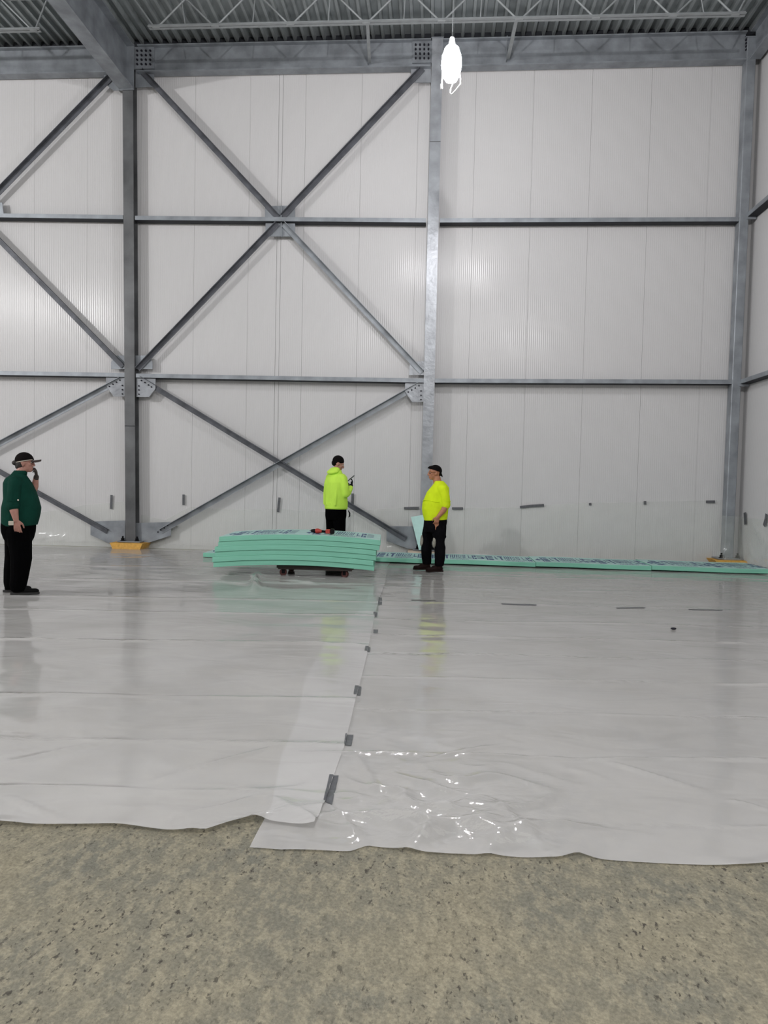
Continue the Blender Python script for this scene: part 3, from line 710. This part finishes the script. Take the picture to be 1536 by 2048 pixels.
# ================================================================ FOAM BOARDS
BT = .076
def board(name, label, L, W, sag=None, group=None, m='foam', printed=True, T=BT, lab_print=None):
    """board lies with its length on local x (centred), front edge at y=0"""
    sag = sag or (lambda x: 0)
    n = 28; bm = bmesh.new(); rings = []
    for i in range(n+1):
        x = -L/2+L*i/n; z = sag(x)
        rings.append([bm.verts.new(p) for p in ((x, .004, z), (x, 0, z+.004), (x, 0, z+T-.004), (x, .004, z+T), (x, W-.004, z+T), (x, W, z+T-.004), (x, W, z+.004), (x, W-.004, z))])
    for a, b in zip(rings, rings[1:]):
        for k in range(8): bm.faces.new((a[k], a[(k+1) % 8], b[(k+1) % 8], b[k]))
    bm.faces.new(rings[0]); bm.faces.new(rings[-1])
    t = thing(name, label, 'board', group=group)
    o = obj('foam_core', bm, m, t)
    # printed face skin
    bm = bmesh.new(); rr = []
    for i in range(n+1):
        x = -L/2+L*i/n; z = sag(x)+T
        rr.append([bm.verts.new(p) for p in ((x, .006, z+.0006), (x, W-.006, z+.0006))])
    for a, b in zip(rr, rr[1:]): bm.faces.new((a[0], a[1], b[1], b[0]))
    if printed:
        f = obj('face_skin', bm, 'foam_face', t)
        bm = bmesh.new()
        def q(u0, v0, u1, v1, sk=0.0):
            m_ = max(1, int(abs(u1-u0)/.1))
            for k in range(m_):
                a0 = u0+(u1-u0)*k/m_; a1 = u0+(u1-u0)*(k+1)/m_
                P = [(a0, v0), (a1, v0), (a1+sk*(v1-v0), v1), (a0+sk*(v1-v0), v1)]
                bm.faces.new([bm.verts.new((-L/2+a, v*W, sag(-L/2+a)+T+.0018)) for a, v in P])
        for base in (0.04, .04+L/2):
            R = random.Random(5)
            # arrow head and shaft
            bm.faces.new([bm.verts.new((-L/2+base+a, v*W, sag(-L/2+base+a)+T+.0018)) for a, v in ((0, .42), (.07, .25), (.07, .6))]); q(base+.07, .38, base+.11, .48)
            # emblem block with inner gaps
            q(base+.12, .14, base+.15, .8); q(base+.16, .16, base+.25, .34); q(base+.16, .42, base+.25, .58); q(base+.16, .66, base+.25, .8)
            # L and T shapes
            q(base+.29, .3, base+.31, .74); q(base+.31, .3, base+.33, .4)
            q(base+.345, .68, base+.44, .8); q(base+.385, .2, base+.42, .68)
            # slanted tall letters
            u = base+.46
            for k in range(9):
                wl = R.choice([.010, .014, .018]); q(u, .34, u+wl, .84, .03)
                if k % 3 == 1: q(u+wl, .34, u+wl+.016, .42, .03)
                if k % 4 == 2: q(u+wl, .72, u+wl+.016, .8, .03)
                u += wl+R.choice([.012, .018, .024])
            # lines of small type
            for v in (.10, .2):
                u = base+.46
                while u < base+.80:
                    ln = R.choice([.014, .02, .035]); q(u, v, u+ln, v+.045); u += ln+.012
            q(base+.80, .3, base+.815, .8); q(base+.815, .3, base+.86, .4)
            q(base+.875, .2, base+.90, .8); q(base+.91, .55, base+.95, .8); q(base+.91, .2, base+.95, .42)
            for v in (.25, .4, .55, .7): q(base+.965, v, base+1.07, v+.05)
        stuff(obj('printing', bm, 'print', t))
    else: bm.free()
    return t
# stack on the dolly
sp = fl(590, 1160)   # reference under the front of the stack
SY = 10.95
xl = at(430, 1075, SY); xr = at(768, 1075, SY)
cx0 = (xl.x+xr.x)/2
zbot = at(600, 1130.5, SY).z - .006
def sagf(k):
    return lambda x: -.058*(x/1.22)**2
offs = [(-.075, .02), (-.085, .0), (-.05, .015), (-.05, 0), (.0, .01), (.015, .0)]
labs = ['bottom foam board of the stack, resting on the dolly', 'green foam board, second from the bottom of the stack', 'green foam board, third from the bottom of the stack',
        'green foam board, third from the top of the stack', 'green foam board, second from the top of the stack', 'topmost printed pale green foam board of the stack, carrying the power tool']
for k in range(6):
    L = 2.44
    b = board('foam_board', labs[k], L, 1.22, sagf(k), 'green foam boards stacked on the dolly', printed=(k == 5))
    b.location = (cx0+offs[k][0], SY+offs[k][1], zbot + k*(BT+.0022)); b.rotation_euler = (0, 0, .068)
ztopstack = zbot+6*(BT+.0022)
# dolly
t = thing('dolly', 'low dark dolly on casters carrying the stack of green boards', 'dolly', (cx0+.0, SY+.12, 0))
dz = zbot-.014
da, db = at(553, 1136, SY+.12).x-cx0, at(706, 1138, SY+.12).x-cx0
bm = box(bmesh.new(), (da, 0, dz-.045), (db, .75, dz-.004), .004); obj('deck_board', bm, 'wood', t)
bm = box(bmesh.new(), (da+.02, .01, dz-.065), (db-.02, .05, dz-.045)); obj('edge_rail', bm, 'wood', t)
bm = box(bmesh.new(), (da+.02, .70, dz-.065), (db-.02, .74, dz-.045)); obj('edge_rail', bm, 'wood', t)
for (xx, yy, rot) in ((da+.09, .08, .1), (db-.13, .08, -.5), (da+.1, .66, .4), (db-.22, .62, .9)):
    R = Matrix.Translation((xx, yy, 0)) @ Matrix.Rotation(rot, 4, 'Z')
    fork = bmesh.new(); zt2 = dz-.045
    box(fork, (-.05, -.045, zt2-.014), (.05, .045, zt2)); box(fork, (-.022, -.032, .045), (.03, -.027, zt2-.01)); box(fork, (-.022, .027, .045), (.03, .032, zt2-.01))
    cyl(fork, (0, -.04, .062), (0, .04, .062), .01)
    bmesh.ops.transform(fork, matrix=R, verts=fork.verts); cs = obj('caster', fork, 'black', t)
    wh = bmesh.new(); cyl(wh, (0, -.022, .062), (0, .022, .062), .056, seg=24); bmesh.ops.bevel(wh, geom=[e for e in wh.edges if abs(e.calc_length()) < .02], offset=.004, affect='EDGES')
    bmesh.ops.transform(wh, matrix=R, verts=wh.verts); o = obj('wheel', wh, 'wheel', cs)

# run of boards along the wall
fa, fb = fl(405, 1124, 0.03), fl(1536, 1145, 0.03)
bx1 = WX-.06; YF0 = fl(900, 1129.5, .02).y
strip_labs = ['pale green foam board on the floor behind the dolly, leftmost of the row', 'printed foam board on the floor at the foot of the bright column',
              'printed foam board on the floor just right of the man in yellow t-shirt', 'printed foam board on the floor in the middle of the right bay', 'printed foam board on the floor in the corner, rightmost of the row']
xs0 = at(404, 1118, YF0).x; tot = bx1-xs0; Lb = tot/5
yfront = lambda x: fl(900, 1129.5, .02).y + (fl(1500, 1146, .02).y-fl(900, 1129.5, .02).y)*(x-fl(900, 1129.5, .02).x)/(fl(1500, 1146, .02).x-fl(900, 1129.5, .02).x)
YF = yfront(2.5)
for k in range(5):
    b = board('foam_board', strip_labs[k], Lb-.008, 1.08, (lambda x, k=k: .006*math.sin(x*2.2+k)), 'green foam boards laid along the wall')
    xc = xs0+Lb*(k+.5); b.location = (xc, YF+.006*(k % 2), .026); 
# offcut leaning at the column
t = thing('foam_offcut', 'tapered pale green foam offcut leaning against the bright column', 'board')
P = [(822, 1034), (852, 1029), (852, 1098), (838, 1100)]
Q = [at(a, b, D-.04 - (b-1030)*.0022) for a, b in P]; o = Q[3].copy(); t.location = o
bm = bmesh.new(); prism(bm, [q-o for q in Q], (.0, -.05, .004)); obj('foam_core', bm, 'foam_face', t)

# power tool on the stack
tp = at(646, 1059, SY+.35); tz = ztopstack+.001
t = thing('power_tool', 'red and black cordless power tool lying on the topmost foam board', 'tool', (tp.x, SY+.3, tz-.006), .05)
bm = bmesh.new(); chain(bm, [(-.195, 0, .055, .008), (-.165, 0, .053, .011)]); obj('blade_tip', bm, 'steel', t, True)
bm = bmesh.new(); chain(bm, [(-.16, 0, .05, .024), (-.13, 0, .048, .032), (-.115, 0, .045, .03)]); obj('chuck', bm, 'black', t, True)
bm = bmesh.new(); ball(bm, (-.075, 0, .047), (.058, .036, .040)); ball(bm, (-.04, 0, .045), (.04, .03, .03)); voxel('motor_housing', bm, 'red', t, .004, 2)
bm = bmesh.new(); chain(bm, [(-.03, 0, .045, .02), (.04, 0, .04, .019), (.06, 0, .042, .024)]); obj('handle', bm, 'black', t, True)
bm = bmesh.new(); box(bm, (.05, -.04, .01), (.125, .035, .078), .012); obj('rear_housing', bm, 'red', t)
bm = bmesh.new(); box(bm, (.12, -.045, .006), (.185, .045, .086), .01); obj('battery', bm, 'black', t)

# ================================================================ PEOPLE
def hand(bm, wrist, dr, nrm, curl=.5, thumb=1, s=1.0, curls=None, spread=.1):
    """wrist point, pointing direction, palm normal (fingers curl toward it); thumb=+1/-1 side"""
    w_ = Vector(wrist); d = Vector(dr).normalized(); n = Vector(nrm); n = (n-d*n.dot(d)).normalized(); sd = d.cross(n)*thumb
    R = Matrix((d, sd, n)).transposed()
    ball(bm, w_+d*.05*s, (.052*s, .042*s, .016*s), R, 16); ball(bm, w_+d*.035*s+sd*.012*s, (.04*s, .03*s, .018*s), R, 12)
    lens = [.074, .082, .076, .060]
    for i in range(4):
        off = (.033-.022*i)*s; base = w_+d*.085*s+sd*off
        a = 0; p = base; dirv = d
        L = lens[i]*s; c = curls[i] if curls else curl*(1+.12*i); r = .0095*s; pts = [(*(w_+d*.05*s+sd*off*.8), r), (*p, r)]
        for seg, fr in enumerate((.42, .32, .26)):
            a += c*(.75 if seg == 0 else 1.0)
            dv = (d*math.cos(a)+n*math.sin(a)+sd*spread*(1.5-i)*.3).normalized()
            p = p+dv*L*fr; r *= .92; pts.append((*p, r))
        chain(bm, pts, 8)
    b0 = w_+d*.02*s+sd*.03*s; p1 = b0+(d*.7+sd*.7+n*.25).normalized()*.038*s; p2 = p1+(d*.9+sd*.25+n*.4).normalized()*.032*s; p3 = p2+(d*.9+n*.45).normalized()*.024*s
    chain(bm, [(*b0, .014*s), (*p1, .0125*s), (*p2, .0105*s), (*p3, .009*s)], 8)
def head(bm, c, R, s=1.0):
    T = lambda p: Vector(c)+R @ (Vector(p)*s)
    E = lambda p, r: ball(bm, T(p), tuple(v*s for v in r), R, 20)
    E((-.008, 0, .015), (.096, .075, .096)); E((.035, 0, -.045), (.062, .056, .072)); E((.062, 0, -.092), (.028, .032, .024))
    E((.012, 0, -.075), (.05, .055, .04))
    E((.072, 0, .022), (.022, .05, .014)); E((.088, 0, -.068), (.012, .026, .008)); E((.086, 0, -.08), (.012, .022, .007))
    chain(bm, [(*T((.085, 0, .012)), .010*s), (*T((.103, 0, -.012)), .011*s), (*T((.110, 0, -.032)), .014*s)], 10)
    for sg in (-1, 1):
        E((.10, sg*.013, -.036), (.011, .010, .009)); E((.065, sg*.038, -.025), (.022, .02, .02))
        E((-.005, sg*.076, -.022), (.018, .009, .032)); E((-.012, sg*.083, -.012), (.014, .007, .02))
def eyes(parent, c, R, s=1.0):
    T = lambda p: Vector(c)+R @ (Vector(p)*s)
    for sg in (-1, 1):
        obj('eye', ball(bmesh.new(), T((.080, sg*.031, .0)), (.013*s, .012*s, .009*s), R, 10), 'pale', parent, True)
        obj('pupil', ball(bmesh.new(), T((.0905, sg*.031, .0)), (.005*s, .006*s, .006*s), R, 8), 'black', parent, True)
def shoe(parent, x, y, ang, L, h, m, msole, top=.11):
    R = Matrix.Translation((x, y, 0)) @ Matrix.Rotation(ang, 4, 'Z')
    bm = bmesh.new(); k = L/.30
    ball(bm, (-.02*k, 0, .05), (.075, .043, .05)); ball(bm, (.08*k, 0, .042), (.10*k, .048, .036)); ball(bm, (.15*k, .003, .040), (.055*k, .046, .033))
    ball(bm, (.04*k, 0, .07), (.07, .038, .04)); cyl(bm, (-.03, 0, .05), (-.025, 0, top), .052, .055); 
    bmesh.ops.transform(bm, matrix=R, verts=bm.verts); s = voxel('shoe', bm, m, parent, .008, 3, cuts=[((0, 0, .018), (0, 0, -1))])
    bm = bmesh.new(); out = []
    for (px_, hw) in ((-.10*k, .02), (-.095*k, .034), (-.05*k, .042), (.03*k, .038), (.10*k, .05), (.155*k, .05), (.19*k, .036), (.207*k, .014)): out.append((px_, hw))
    ring = [(a, b, 0) for a, b in out] + [(a, -b, 0) for a, b in out[::-1]]
    prism(bm, ring, (0, 0, .026)); bmesh.ops.transform(bm, matrix=R, verts=bm.verts); obj('sole', bm, msole, s)
def rotm(yaw, pitch=0, roll=0): return (Matrix.Rotation(yaw, 3, 'Z') @ Matrix.Rotation(pitch, 3, 'Y') @ Matrix.Rotation(roll, 3, 'X'))

# --- man in green polo, facing right
pf = fl(42, 1187)
p1 = thing('person', 'heavy man in dark green polo shirt, black trousers and cap, hand at his mouth', 'person', (pf.x+.03, pf.y-.08, .02), .40); p1.scale = (.93, .96, .977)
Hc = (.058, 0, 1.652); HR = rotm(-.05, .04)
bm = bmesh.new(); head(bm, Hc, HR, 1.06)
chain(bm, [(.03, 0, 1.56, .062), (-.02, 0, 1.44, .075)])
loft(bm, [(.80, -.02, 0, .17, .16), (.95, 0, 0, .2, .19), (1.1, .01, 0, .2, .19), (1.3, -.01, 0, .16, .18), (1.42, -.02, 0, .11, .15)])
chain(bm, [(-.03, -.19, 1.39, .07), (-.045, -.25, 1.14, .058), (-.03, -.262, 1.05, .052), (-.005, -.27, .935, .033)])
hand(bm, (-.003, -.27, .935), (.12, 0, -1), (.15, 1, 0), .32, 1, 1.08)
chain(bm, [(-.01, .19, 1.39, .07), (.10, .17, 1.19, .055), (.165, .13, 1.35, .047), (.185, .09, 1.46, .033)])
for sg, hx, kx, ax in ((-1, 0, .02, .0), (1, -.04, -.04, -.115)): chain(bm, [(hx, sg*.095, .82, .12), (kx, sg*.11, .47, .075), (ax, sg*.11, .09, .05)])
b1_ = voxel('body', bm, 'skin', p1, .0068, 2)
bm = bmesh.new(); hand(bm, (.188, .085, 1.455), (.05, -.35, 1), (-1, -.2, .1), .75, -1, 1.05); chain(bm, [(.185, .09, 1.45, .034), (.187, .088, 1.47, .034)])
voxel('raised_hand', bm, 'brim', p1, .006, 2)  # hand at the mouth in a dark brown tone
eyes(p1, Hc, HR, 1.06)
bm = bmesh.new()
loft(bm, [(.80, -.012, 0, .215, .19), (.86, -.004, 0, .218, .205), (.93, .006, 0, .228, .218), (1.0, .014, 0, .236, .222), (1.08, .02, 0, .24, .225), (1.19, .018, 0, .213, .222), (1.29, .0, 0, .198, .222), (1.385, -.023, 0, .175, .21), (1.44, -.03, 0, .145, .17), (1.49, -.015, 0, .095, .10), (1.525, -.002, 0, .082, .075)])
for sg in (-1, 1): ball(bm, (-.028, sg*.175, 1.395), (.09, .08, .085))
chain(bm, [(-.03, -.2, 1.37, .083), (-.04, -.24, 1.25, .080), (-.042, -.25, 1.12, .080)]); 
chain(bm, [(-.01, .2, 1.38, .085), (.05, .18, 1.26, .075), (.09, .17, 1.20, .068)])
sh = voxel('polo_shirt', bm, 'green_shirt', p1, .0095, 3, cuts=[((0, 0, .855), (.06, 0, -1))])
# trim sleeve end flat: hem ring
bm = bmesh.new(); cyl(bm, (-.042, -.25, 1.165), (-.042, -.25, 1.18), .081, seg=24); obj('sleeve_hem', bm, 'green_shirt', sh)
bm = bmesh.new(); cyl(bm, (.025, -.322, 1.185), (.025, -.332, 1.186), .010, seg=12); obj('sleeve_emblem', bm, 'pale', sh)
bm = bmesh.new(); loft(bm, [(1.49, -.012, 0, .095, .092), (1.515, .0, 0, .09, .084), (1.545, .01, 0, .076, .07)]); obj('collar', bm, 'green_shirt', sh, True)
bm = bmesh.new()
loft(bm, [(.60, -.01, 0, .13, .17), (.70, -.012, 0, .185, .19), (.78, -.015, 0, .208, .198), (.84, -.015, 0, .212, .2), (.93, -.01, 0, .21, .2)])
chain(bm, [(.0, -.1, .78, .155), (.02, -.11, .62, .145), (.035, -.12, .46, .132), (.02, -.12, .28, .115), (-.0, -.12, .13, .105), (-.0, -.12, .10, .10)])
chain(bm, [(-.05, .1, .78, .155), (-.06, .11, .62, .14), (-.07, .12, .46, .13), (-.10, .12, .28, .112), (-.115, .12, .13, .10), (-.115, .12, .10, .095)])
voxel('trousers', bm, 'trouser', p1, .010, 4, cuts=[((0, 0, .045), (0, 0, -1))])
shoe(p1, .02, -.12, -.03, .34, .1, 'shoe', 'sole'); shoe(p1, -.105, .12, .08, .34, .1, 'shoe', 'sole')
# cap
bm = bmesh.new(); ball(bm, (Hc[0]-.004, 0, Hc[2]+.018), (.118, .092, .108), HR, 28)
cp = voxel('cap', bm, 'cap', p1, .006, 1, cuts=[((Hc[0], 0, Hc[2]+.018), (.10, 0, -1))])
bm = bmesh.new()
n = 12; A = []
for i in range(n+1):
    a = -PI/2*.86+PI*.86*i/n; A.append((Hc[0]+.055+math.cos(a)*.145, math.sin(a)*.085, Hc[2]+.052-.03*math.sin(a)**2))
prism(bm, [(a, b, c-.022-(a-Hc[0])*.06) for a, b, c in A], (0, 0, .022)); obj('brim', bm, 'brim', cp)
bm = bmesh.new()
pts = [(Hc[0]+.09*math.cos(a)*1.22, -.094*abs(math.sin(a)), Hc[2]+.014+.022*math.cos(a)) for a in [PI*.15+PI*.72*i/10 for i in range(11)]]
tube(bm, pts, .0045, 6); obj('strap', bm, 'pale', cp)
bm = bmesh.new(); ball(bm, (Hc[0]-.05, 0, Hc[2]-.025), (.068, .078, .06)); ball(bm, (Hc[0]-.115, 0, Hc[2]-.012), (.04, .055, .032)); ball(bm, (Hc[0]-.085, 0, Hc[2]-.06), (.03, .05, .03)); voxel('hair', bm, 'hair_grey', p1, .007, 1)
bm = bmesh.new(); box(bm, (-.085, -.285, .855), (-.028, -.262, .905), .004); c_ = tag(obj('card_pack', bm, 'pale'), 'small cream packet held in the hand of the man in green', 'packet'); c_.location = p1.location; c_.rotation_euler = p1.rotation_euler

# --- man in yellow t-shirt, facing left
pf = fl(866, 1146)
p3 = thing('person', 'stocky man in bright yellow t-shirt with knee pads and brown boots, facing left', 'person', (pf.x+.02, pf.y+.16, .02), PI+.16); p3.scale = (.985,)*3
Hc = (.035, 0, 1.665); HR = rotm(.10, .06)
bm = bmesh.new(); head(bm, Hc, HR, 1.05)
chain(bm, [(.0, 0, 1.57, .068), (-.03, 0, 1.45, .078)])
loft(bm, [(.80, .0, 0, .16, .16), (.95, 0, 0, .19, .18), (1.1, 0, 0, .19, .18), (1.3, -.02, 0, .15, .18), (1.42, -.04, 0, .10, .15)])
chain(bm, [(-.07, .18, 1.40, .07), (-.14, .24, 1.14, .055), (-.085, .25, 1.03, .048), (-.005, .24, .93, .032)])
hand(bm, (-.003, .24, .93), (.28, -.05, -1), (.1, -1, 0), .5, -1, 1.0)
chain(bm, [(-.05, -.18, 1.40, .07), (-.12, -.24, 1.14, .055), (-.10, -.25, 1.03, .048), (-.06, -.24, .94, .032)])
hand(bm, (-.06, -.24, .94), (.1, 0, -1), (.1, 1, 0), .5, 1, 1.0)
for y_, k_, a_ in ((.12, -.055, -.06), (-.12, .12, .11)): chain(bm, [(.0, y_*.8, .8, .11), (k_, y_, .47, .07), (a_, y_, .17, .042)])
voxel('body', bm, 'skin2', p3, .0068, 2)
eyes(p3, Hc, HR, 1.05)
bm = bmesh.new()
loft(bm, [(.80, -.0, 0, .185, .19), (.87, .0, 0, .195, .21), (.96, .008, 0, .212, .22), (1.04, .012, 0, .222, .222), (1.14, .008, 0, .222, .222), (1.24, -.012, 0, .205, .22), (1.33, -.03, 0, .188, .215), (1.41, -.06, 0, .155, .19), (1.47, -.06, 0, .11, .13), (1.525, -.035, 0, .08, .082)])
for sg in (-1, 1): ball(bm, (-.075, sg*.17, 1.395), (.095, .08, .085))
chain(bm, [(-.08, .19, 1.385, .085), (-.115, .225, 1.27, .078), (-.13, .235, 1.13, .078)])
chain(bm, [(-.06, -.19, 1.385, .085), (-.075, -.225, 1.27, .078), (-.08, -.235, 1.13, .076)])
ts = voxel('t_shirt', bm, 'lime2', p3, .0095, 3, cuts=[((0, 0, .868), (-.07, 0, -1))])
bm = bmesh.new(); cyl(bm, (-.13, .235, 1.178), (-.129, .234, 1.192), .080, seg=24); obj('sleeve_hem', bm, 'lime2', ts)
bm = bmesh.new()
pts = []
for i in range(15):
    a = -.3+2.0*i/14; pts.append((.010+.214*math.cos(a)*.99, .226*math.sin(a), 1.185+.012*math.sin(a*3)))
tube(bm, pts, .006, 6); obj('chest_fold', bm, 'lime2', ts, True)
bm = bmesh.new()
loft(bm, [(.66, .02, 0, .165, .18), (.74, .012, 0, .19, .195), (.84, .0, 0, .195, .2), (.93, 0, 0, .185, .19)])
chain(bm, [(-.05, .09, .76, .125), (-.05, .11, .62, .118), (-.06, .12, .5, .084), (-.065, .125, .38, .094), (-.07, .13, .24, .090), (-.06, .13, .13, .080)])
chain(bm, [(.05, -.09, .76, .14), (.09, -.11, .62, .122), (.12, -.12, .5, .088), (.125, -.125, .36, .094), (.12, -.13, .22, .088), (.11, -.13, .13, .078)])
ball(bm, (-.14, .13, .59), (.03, .05, .03)); ball(bm, (-.13, .14, .40), (.03, .05, .06))
voxel('work_trousers', bm, 'trouser2', p3, .0095, 3, cuts=[((0, 0, .10), (0, 0, -1))])
shoe(p3, -.035, .13, .0, .29, .12, 'boot', 'boot', .2); shoe(p3, .135, -.13, .02, .31, .12, 'boot', 'boot', .2)
for (kx, ky) in ((.03, .125), (.205, -.125)):
    bm = bmesh.new(); ball(bm, (kx, ky, .50), (.030, .06, .10)); ball(bm, (kx+.008, ky, .46), (.026, .05, .06)); voxel('knee_pad', bm, 'knee', p3, .007, 2)
bm = bmesh.new(); ball(bm, (Hc[0]-.010, 0, Hc[2]+.026), (.116, .090, .104), HR, 24); ball(bm, (Hc[0]+.065, .0, Hc[2]+.078), (.058, .064, .034), rotm(0, .25))
hr = voxel('hair', bm, 'hair', p3, .006, 1, cuts=[((Hc[0]+.02, 0, Hc[2]+.04), (.30, 0, -1))])
bm = bmesh.new(); ball(bm, (Hc[0]-.085, 0, Hc[2]-.01), (.03, .06, .055)); chain(bm, [(Hc[0]-.1, .02, Hc[2]-.02, .02), (Hc[0]-.125, .03, Hc[2]-.065, .010)]); voxel('hair_tail', bm, 'hair', p3, .006, 1)
bm = bmesh.new()
for sg in (-1, 1):
    ball(bm, Vector(Hc)+HR @ Vector((.094, sg*.033, .0)), (.010, .034, .022), HR, 16)
    tube(bm, [Vector(Hc)+HR @ Vector(p) for p in ((.085, sg*.065, .008), (.02, sg*.088, .006), (-.03, sg*.088, -.004))], .004, 6)
gs = obj('safety_glasses', bm, 'glassy', p3, True)
# --- man in hoodie, seen from behind, facing away to the right
pf = at(671, 1060, 12.75)
p2 = thing('person', 'tall man in lime hoodie seen from behind, looking down at a phone', 'person', (pf.x, 12.75, .018), .80)
Hc = (.035, .0, 1.775); HR = rotm(-.55, .42)
bm = bmesh.new(); head(bm, Hc, HR, 1.04)
chain(bm, [(.0, 0, 1.68, .058), (-.025, 0, 1.58, .068)])
loft(bm, [(.90, -.0, 0, .12, .15), (1.1, 0, 0, .12, .16), (1.4, 0, 0, .12, .17), (1.55, -.01, 0, .08, .14)])
chain(bm, [(0, -.17, 1.52, .06), (.03, -.22, 1.25, .05), (.24, -.10, 1.36, .034)])
chain(bm, [(0, .17, 1.52, .06), (.05, .22, 1.25, .05), (.22, .10, 1.32, .034)])
for sg in (-1, 1): chain(bm, [(0, sg*.09, .90, .1), (.01, sg*.11, .5, .07), (0, sg*.12, .1, .05)])
voxel('body', bm, 'skin', p2, .0075, 2)
eyes(p2, Hc, HR, 1.04)
bm = bmesh.new(); hand(bm, (.26, -.09, 1.385), (.45, .15, 1), (-.5, .6, .2), .5, -1, 1.0); chain(bm, [(.235, -.105, 1.355, .038), (.262, -.088, 1.39, .034)]); voxel('glove', bm, 'black', p2, .006, 2)
bm = bmesh.new(); hand(bm, (.23, .095, 1.325), (.3, -.6, .3), (-.2, 0, 1), .5, -1, 1.0); chain(bm, [(.215, .105, 1.315, .038), (.232, .094, 1.328, .034)]); voxel('glove', bm, 'black', p2, .006, 2)
bm = bmesh.new()
loft(bm, [(.955, .005, 0, .16, .19), (1.0, .005, 0, .178, .212), (1.08, .0, 0, .182, .222), (1.2, -.01, 0, .175, .222), (1.32, -.02, 0, .165, .222), (1.44, -.025, 0, .155, .222), (1.53, -.02, 0, .13, .195), (1.58, -.015, 0, .10, .14), (1.63, .0, 0, .085, .095)])
for sg in (-1, 1): ball(bm, (-.01, sg*.17, 1.52), (.08, .075, .075))
chain(bm, [(0, -.185, 1.50, .078), (.01, -.225, 1.36, .070), (.03, -.235, 1.245, .068), (.12, -.175, 1.27, .062), (.215, -.115, 1.335, .050), (.235, -.105, 1.35, .046)])
chain(bm, [(0, .185, 1.50, .078), (.02, .225, 1.36, .070), (.05, .235, 1.245, .066), (.13, .175, 1.27, .060), (.21, .11, 1.31, .05)])
# ribs of cloth: soft folds
for (a, b, r) in (((-.16, -.08, 1.45), (-.17, -.06, 1.08), .022), ((-.16, .06, 1.4), (-.175, .04, 1.05), .022), ((-.12, -.17, 1.35), (-.14, -.16, 1.05), .025), ((-.14, .15, 1.42), (-.15, .15, 1.06), .02)):
    chain(bm, [(*a, r*.6), (*[(p+q)/2 for p, q in zip(a, b)], r), (*b, r*.7)])
hd = voxel('hoodie', bm, 'lime', p2, .0095, 3, cuts=[((0, 0, .985), (0, 0, -1))])
bm = bmesh.new(); loft(bm, [(.972, .004, 0, .168, .200), (.985, .004, 0, .178, .211), (1.02, .004, 0, .180, .214), (1.035, .004, 0, .172, .206)]); obj('hem_band', bm, 'lime', hd, True)
bm = bmesh.new(); ball(bm, (-.085, 0, 1.625), (.085, .135, .045), rotm(0, -.35), 20); ball(bm, (-.05, 0, 1.655), (.085, .115, .05), rotm(0, -.3), 20); ball(bm, (.0, 0, 1.63), (.085, .10, .045)); voxel('hood', bm, 'lime', hd, .008, 3)
bm = bmesh.new()
loft(bm, [(.78, .0, 0, .15, .19), (.86, .0, 0, .165, .2), (.95, .0, 0, .165, .198), (1.02, .0, 0, .16, .19)])
for sg in (-1, 1): chain(bm, [(0, sg*.095, .82, .12), (.005, sg*.11, .65, .105), (.01, sg*.12, .46, .095), (0, sg*.125, .25, .088), (0, sg*.125, .1, .086)])
voxel('trousers', bm, 'trouser', p2, .0105, 3, cuts=[((0, 0, .05), (0, 0, -1))])
shoe(p2, 0, .125, .1, .30, .1, 'shoe', 'sole'); shoe(p2, 0, -.125, -.1, .30, .1, 'shoe', 'sole')
bm = bmesh.new(); chain(bm, [(.13, -.185, .95, .008), (.15, -.20, .91, .012), (.15, -.20, .86, .012), (.135, -.195, .84, .008)]); obj('belt_clip', bm, 'black', p2, True)
bm = bmesh.new(); ball(bm, Vector(Hc)+HR @ Vector((-.018, 0, .035)), (.105, .084, .098), HR, 24); ball(bm, Vector(Hc)+HR @ Vector((-.055, 0, -.02)), (.062, .070, .06), HR, 20)
voxel('hair', bm, 'hair', p2, .006, 1, cuts=[(Vector(Hc)+HR @ Vector((.07, 0, .03)), HR @ Vector((1, 0, -.55)))])
# phone in the gloved hand
loc = p2.location; Rz = Matrix.Rotation(.80, 4, 'Z')
ph = thing('phone', 'grey phone held up in the black glove of the man in the hoodie', 'phone', Vector(loc)+(Rz @ Vector((.285, -.055, 1.515))), .3)
R_ = Matrix.Rotation(.85, 4, 'Y')
bm = box(bmesh.new(), (-.006, -.038, -.078), (.005, .038, .078), .004); bmesh.ops.transform(bm, matrix=R_, verts=bm.verts); obj('case', bm, 'grey_plastic', ph)
bm = box(bmesh.new(), (-.0075, -.034, -.072), (-.006, .034, .072)); bmesh.ops.transform(bm, matrix=R_, verts=bm.verts); obj('screen', bm, 'black', ph)
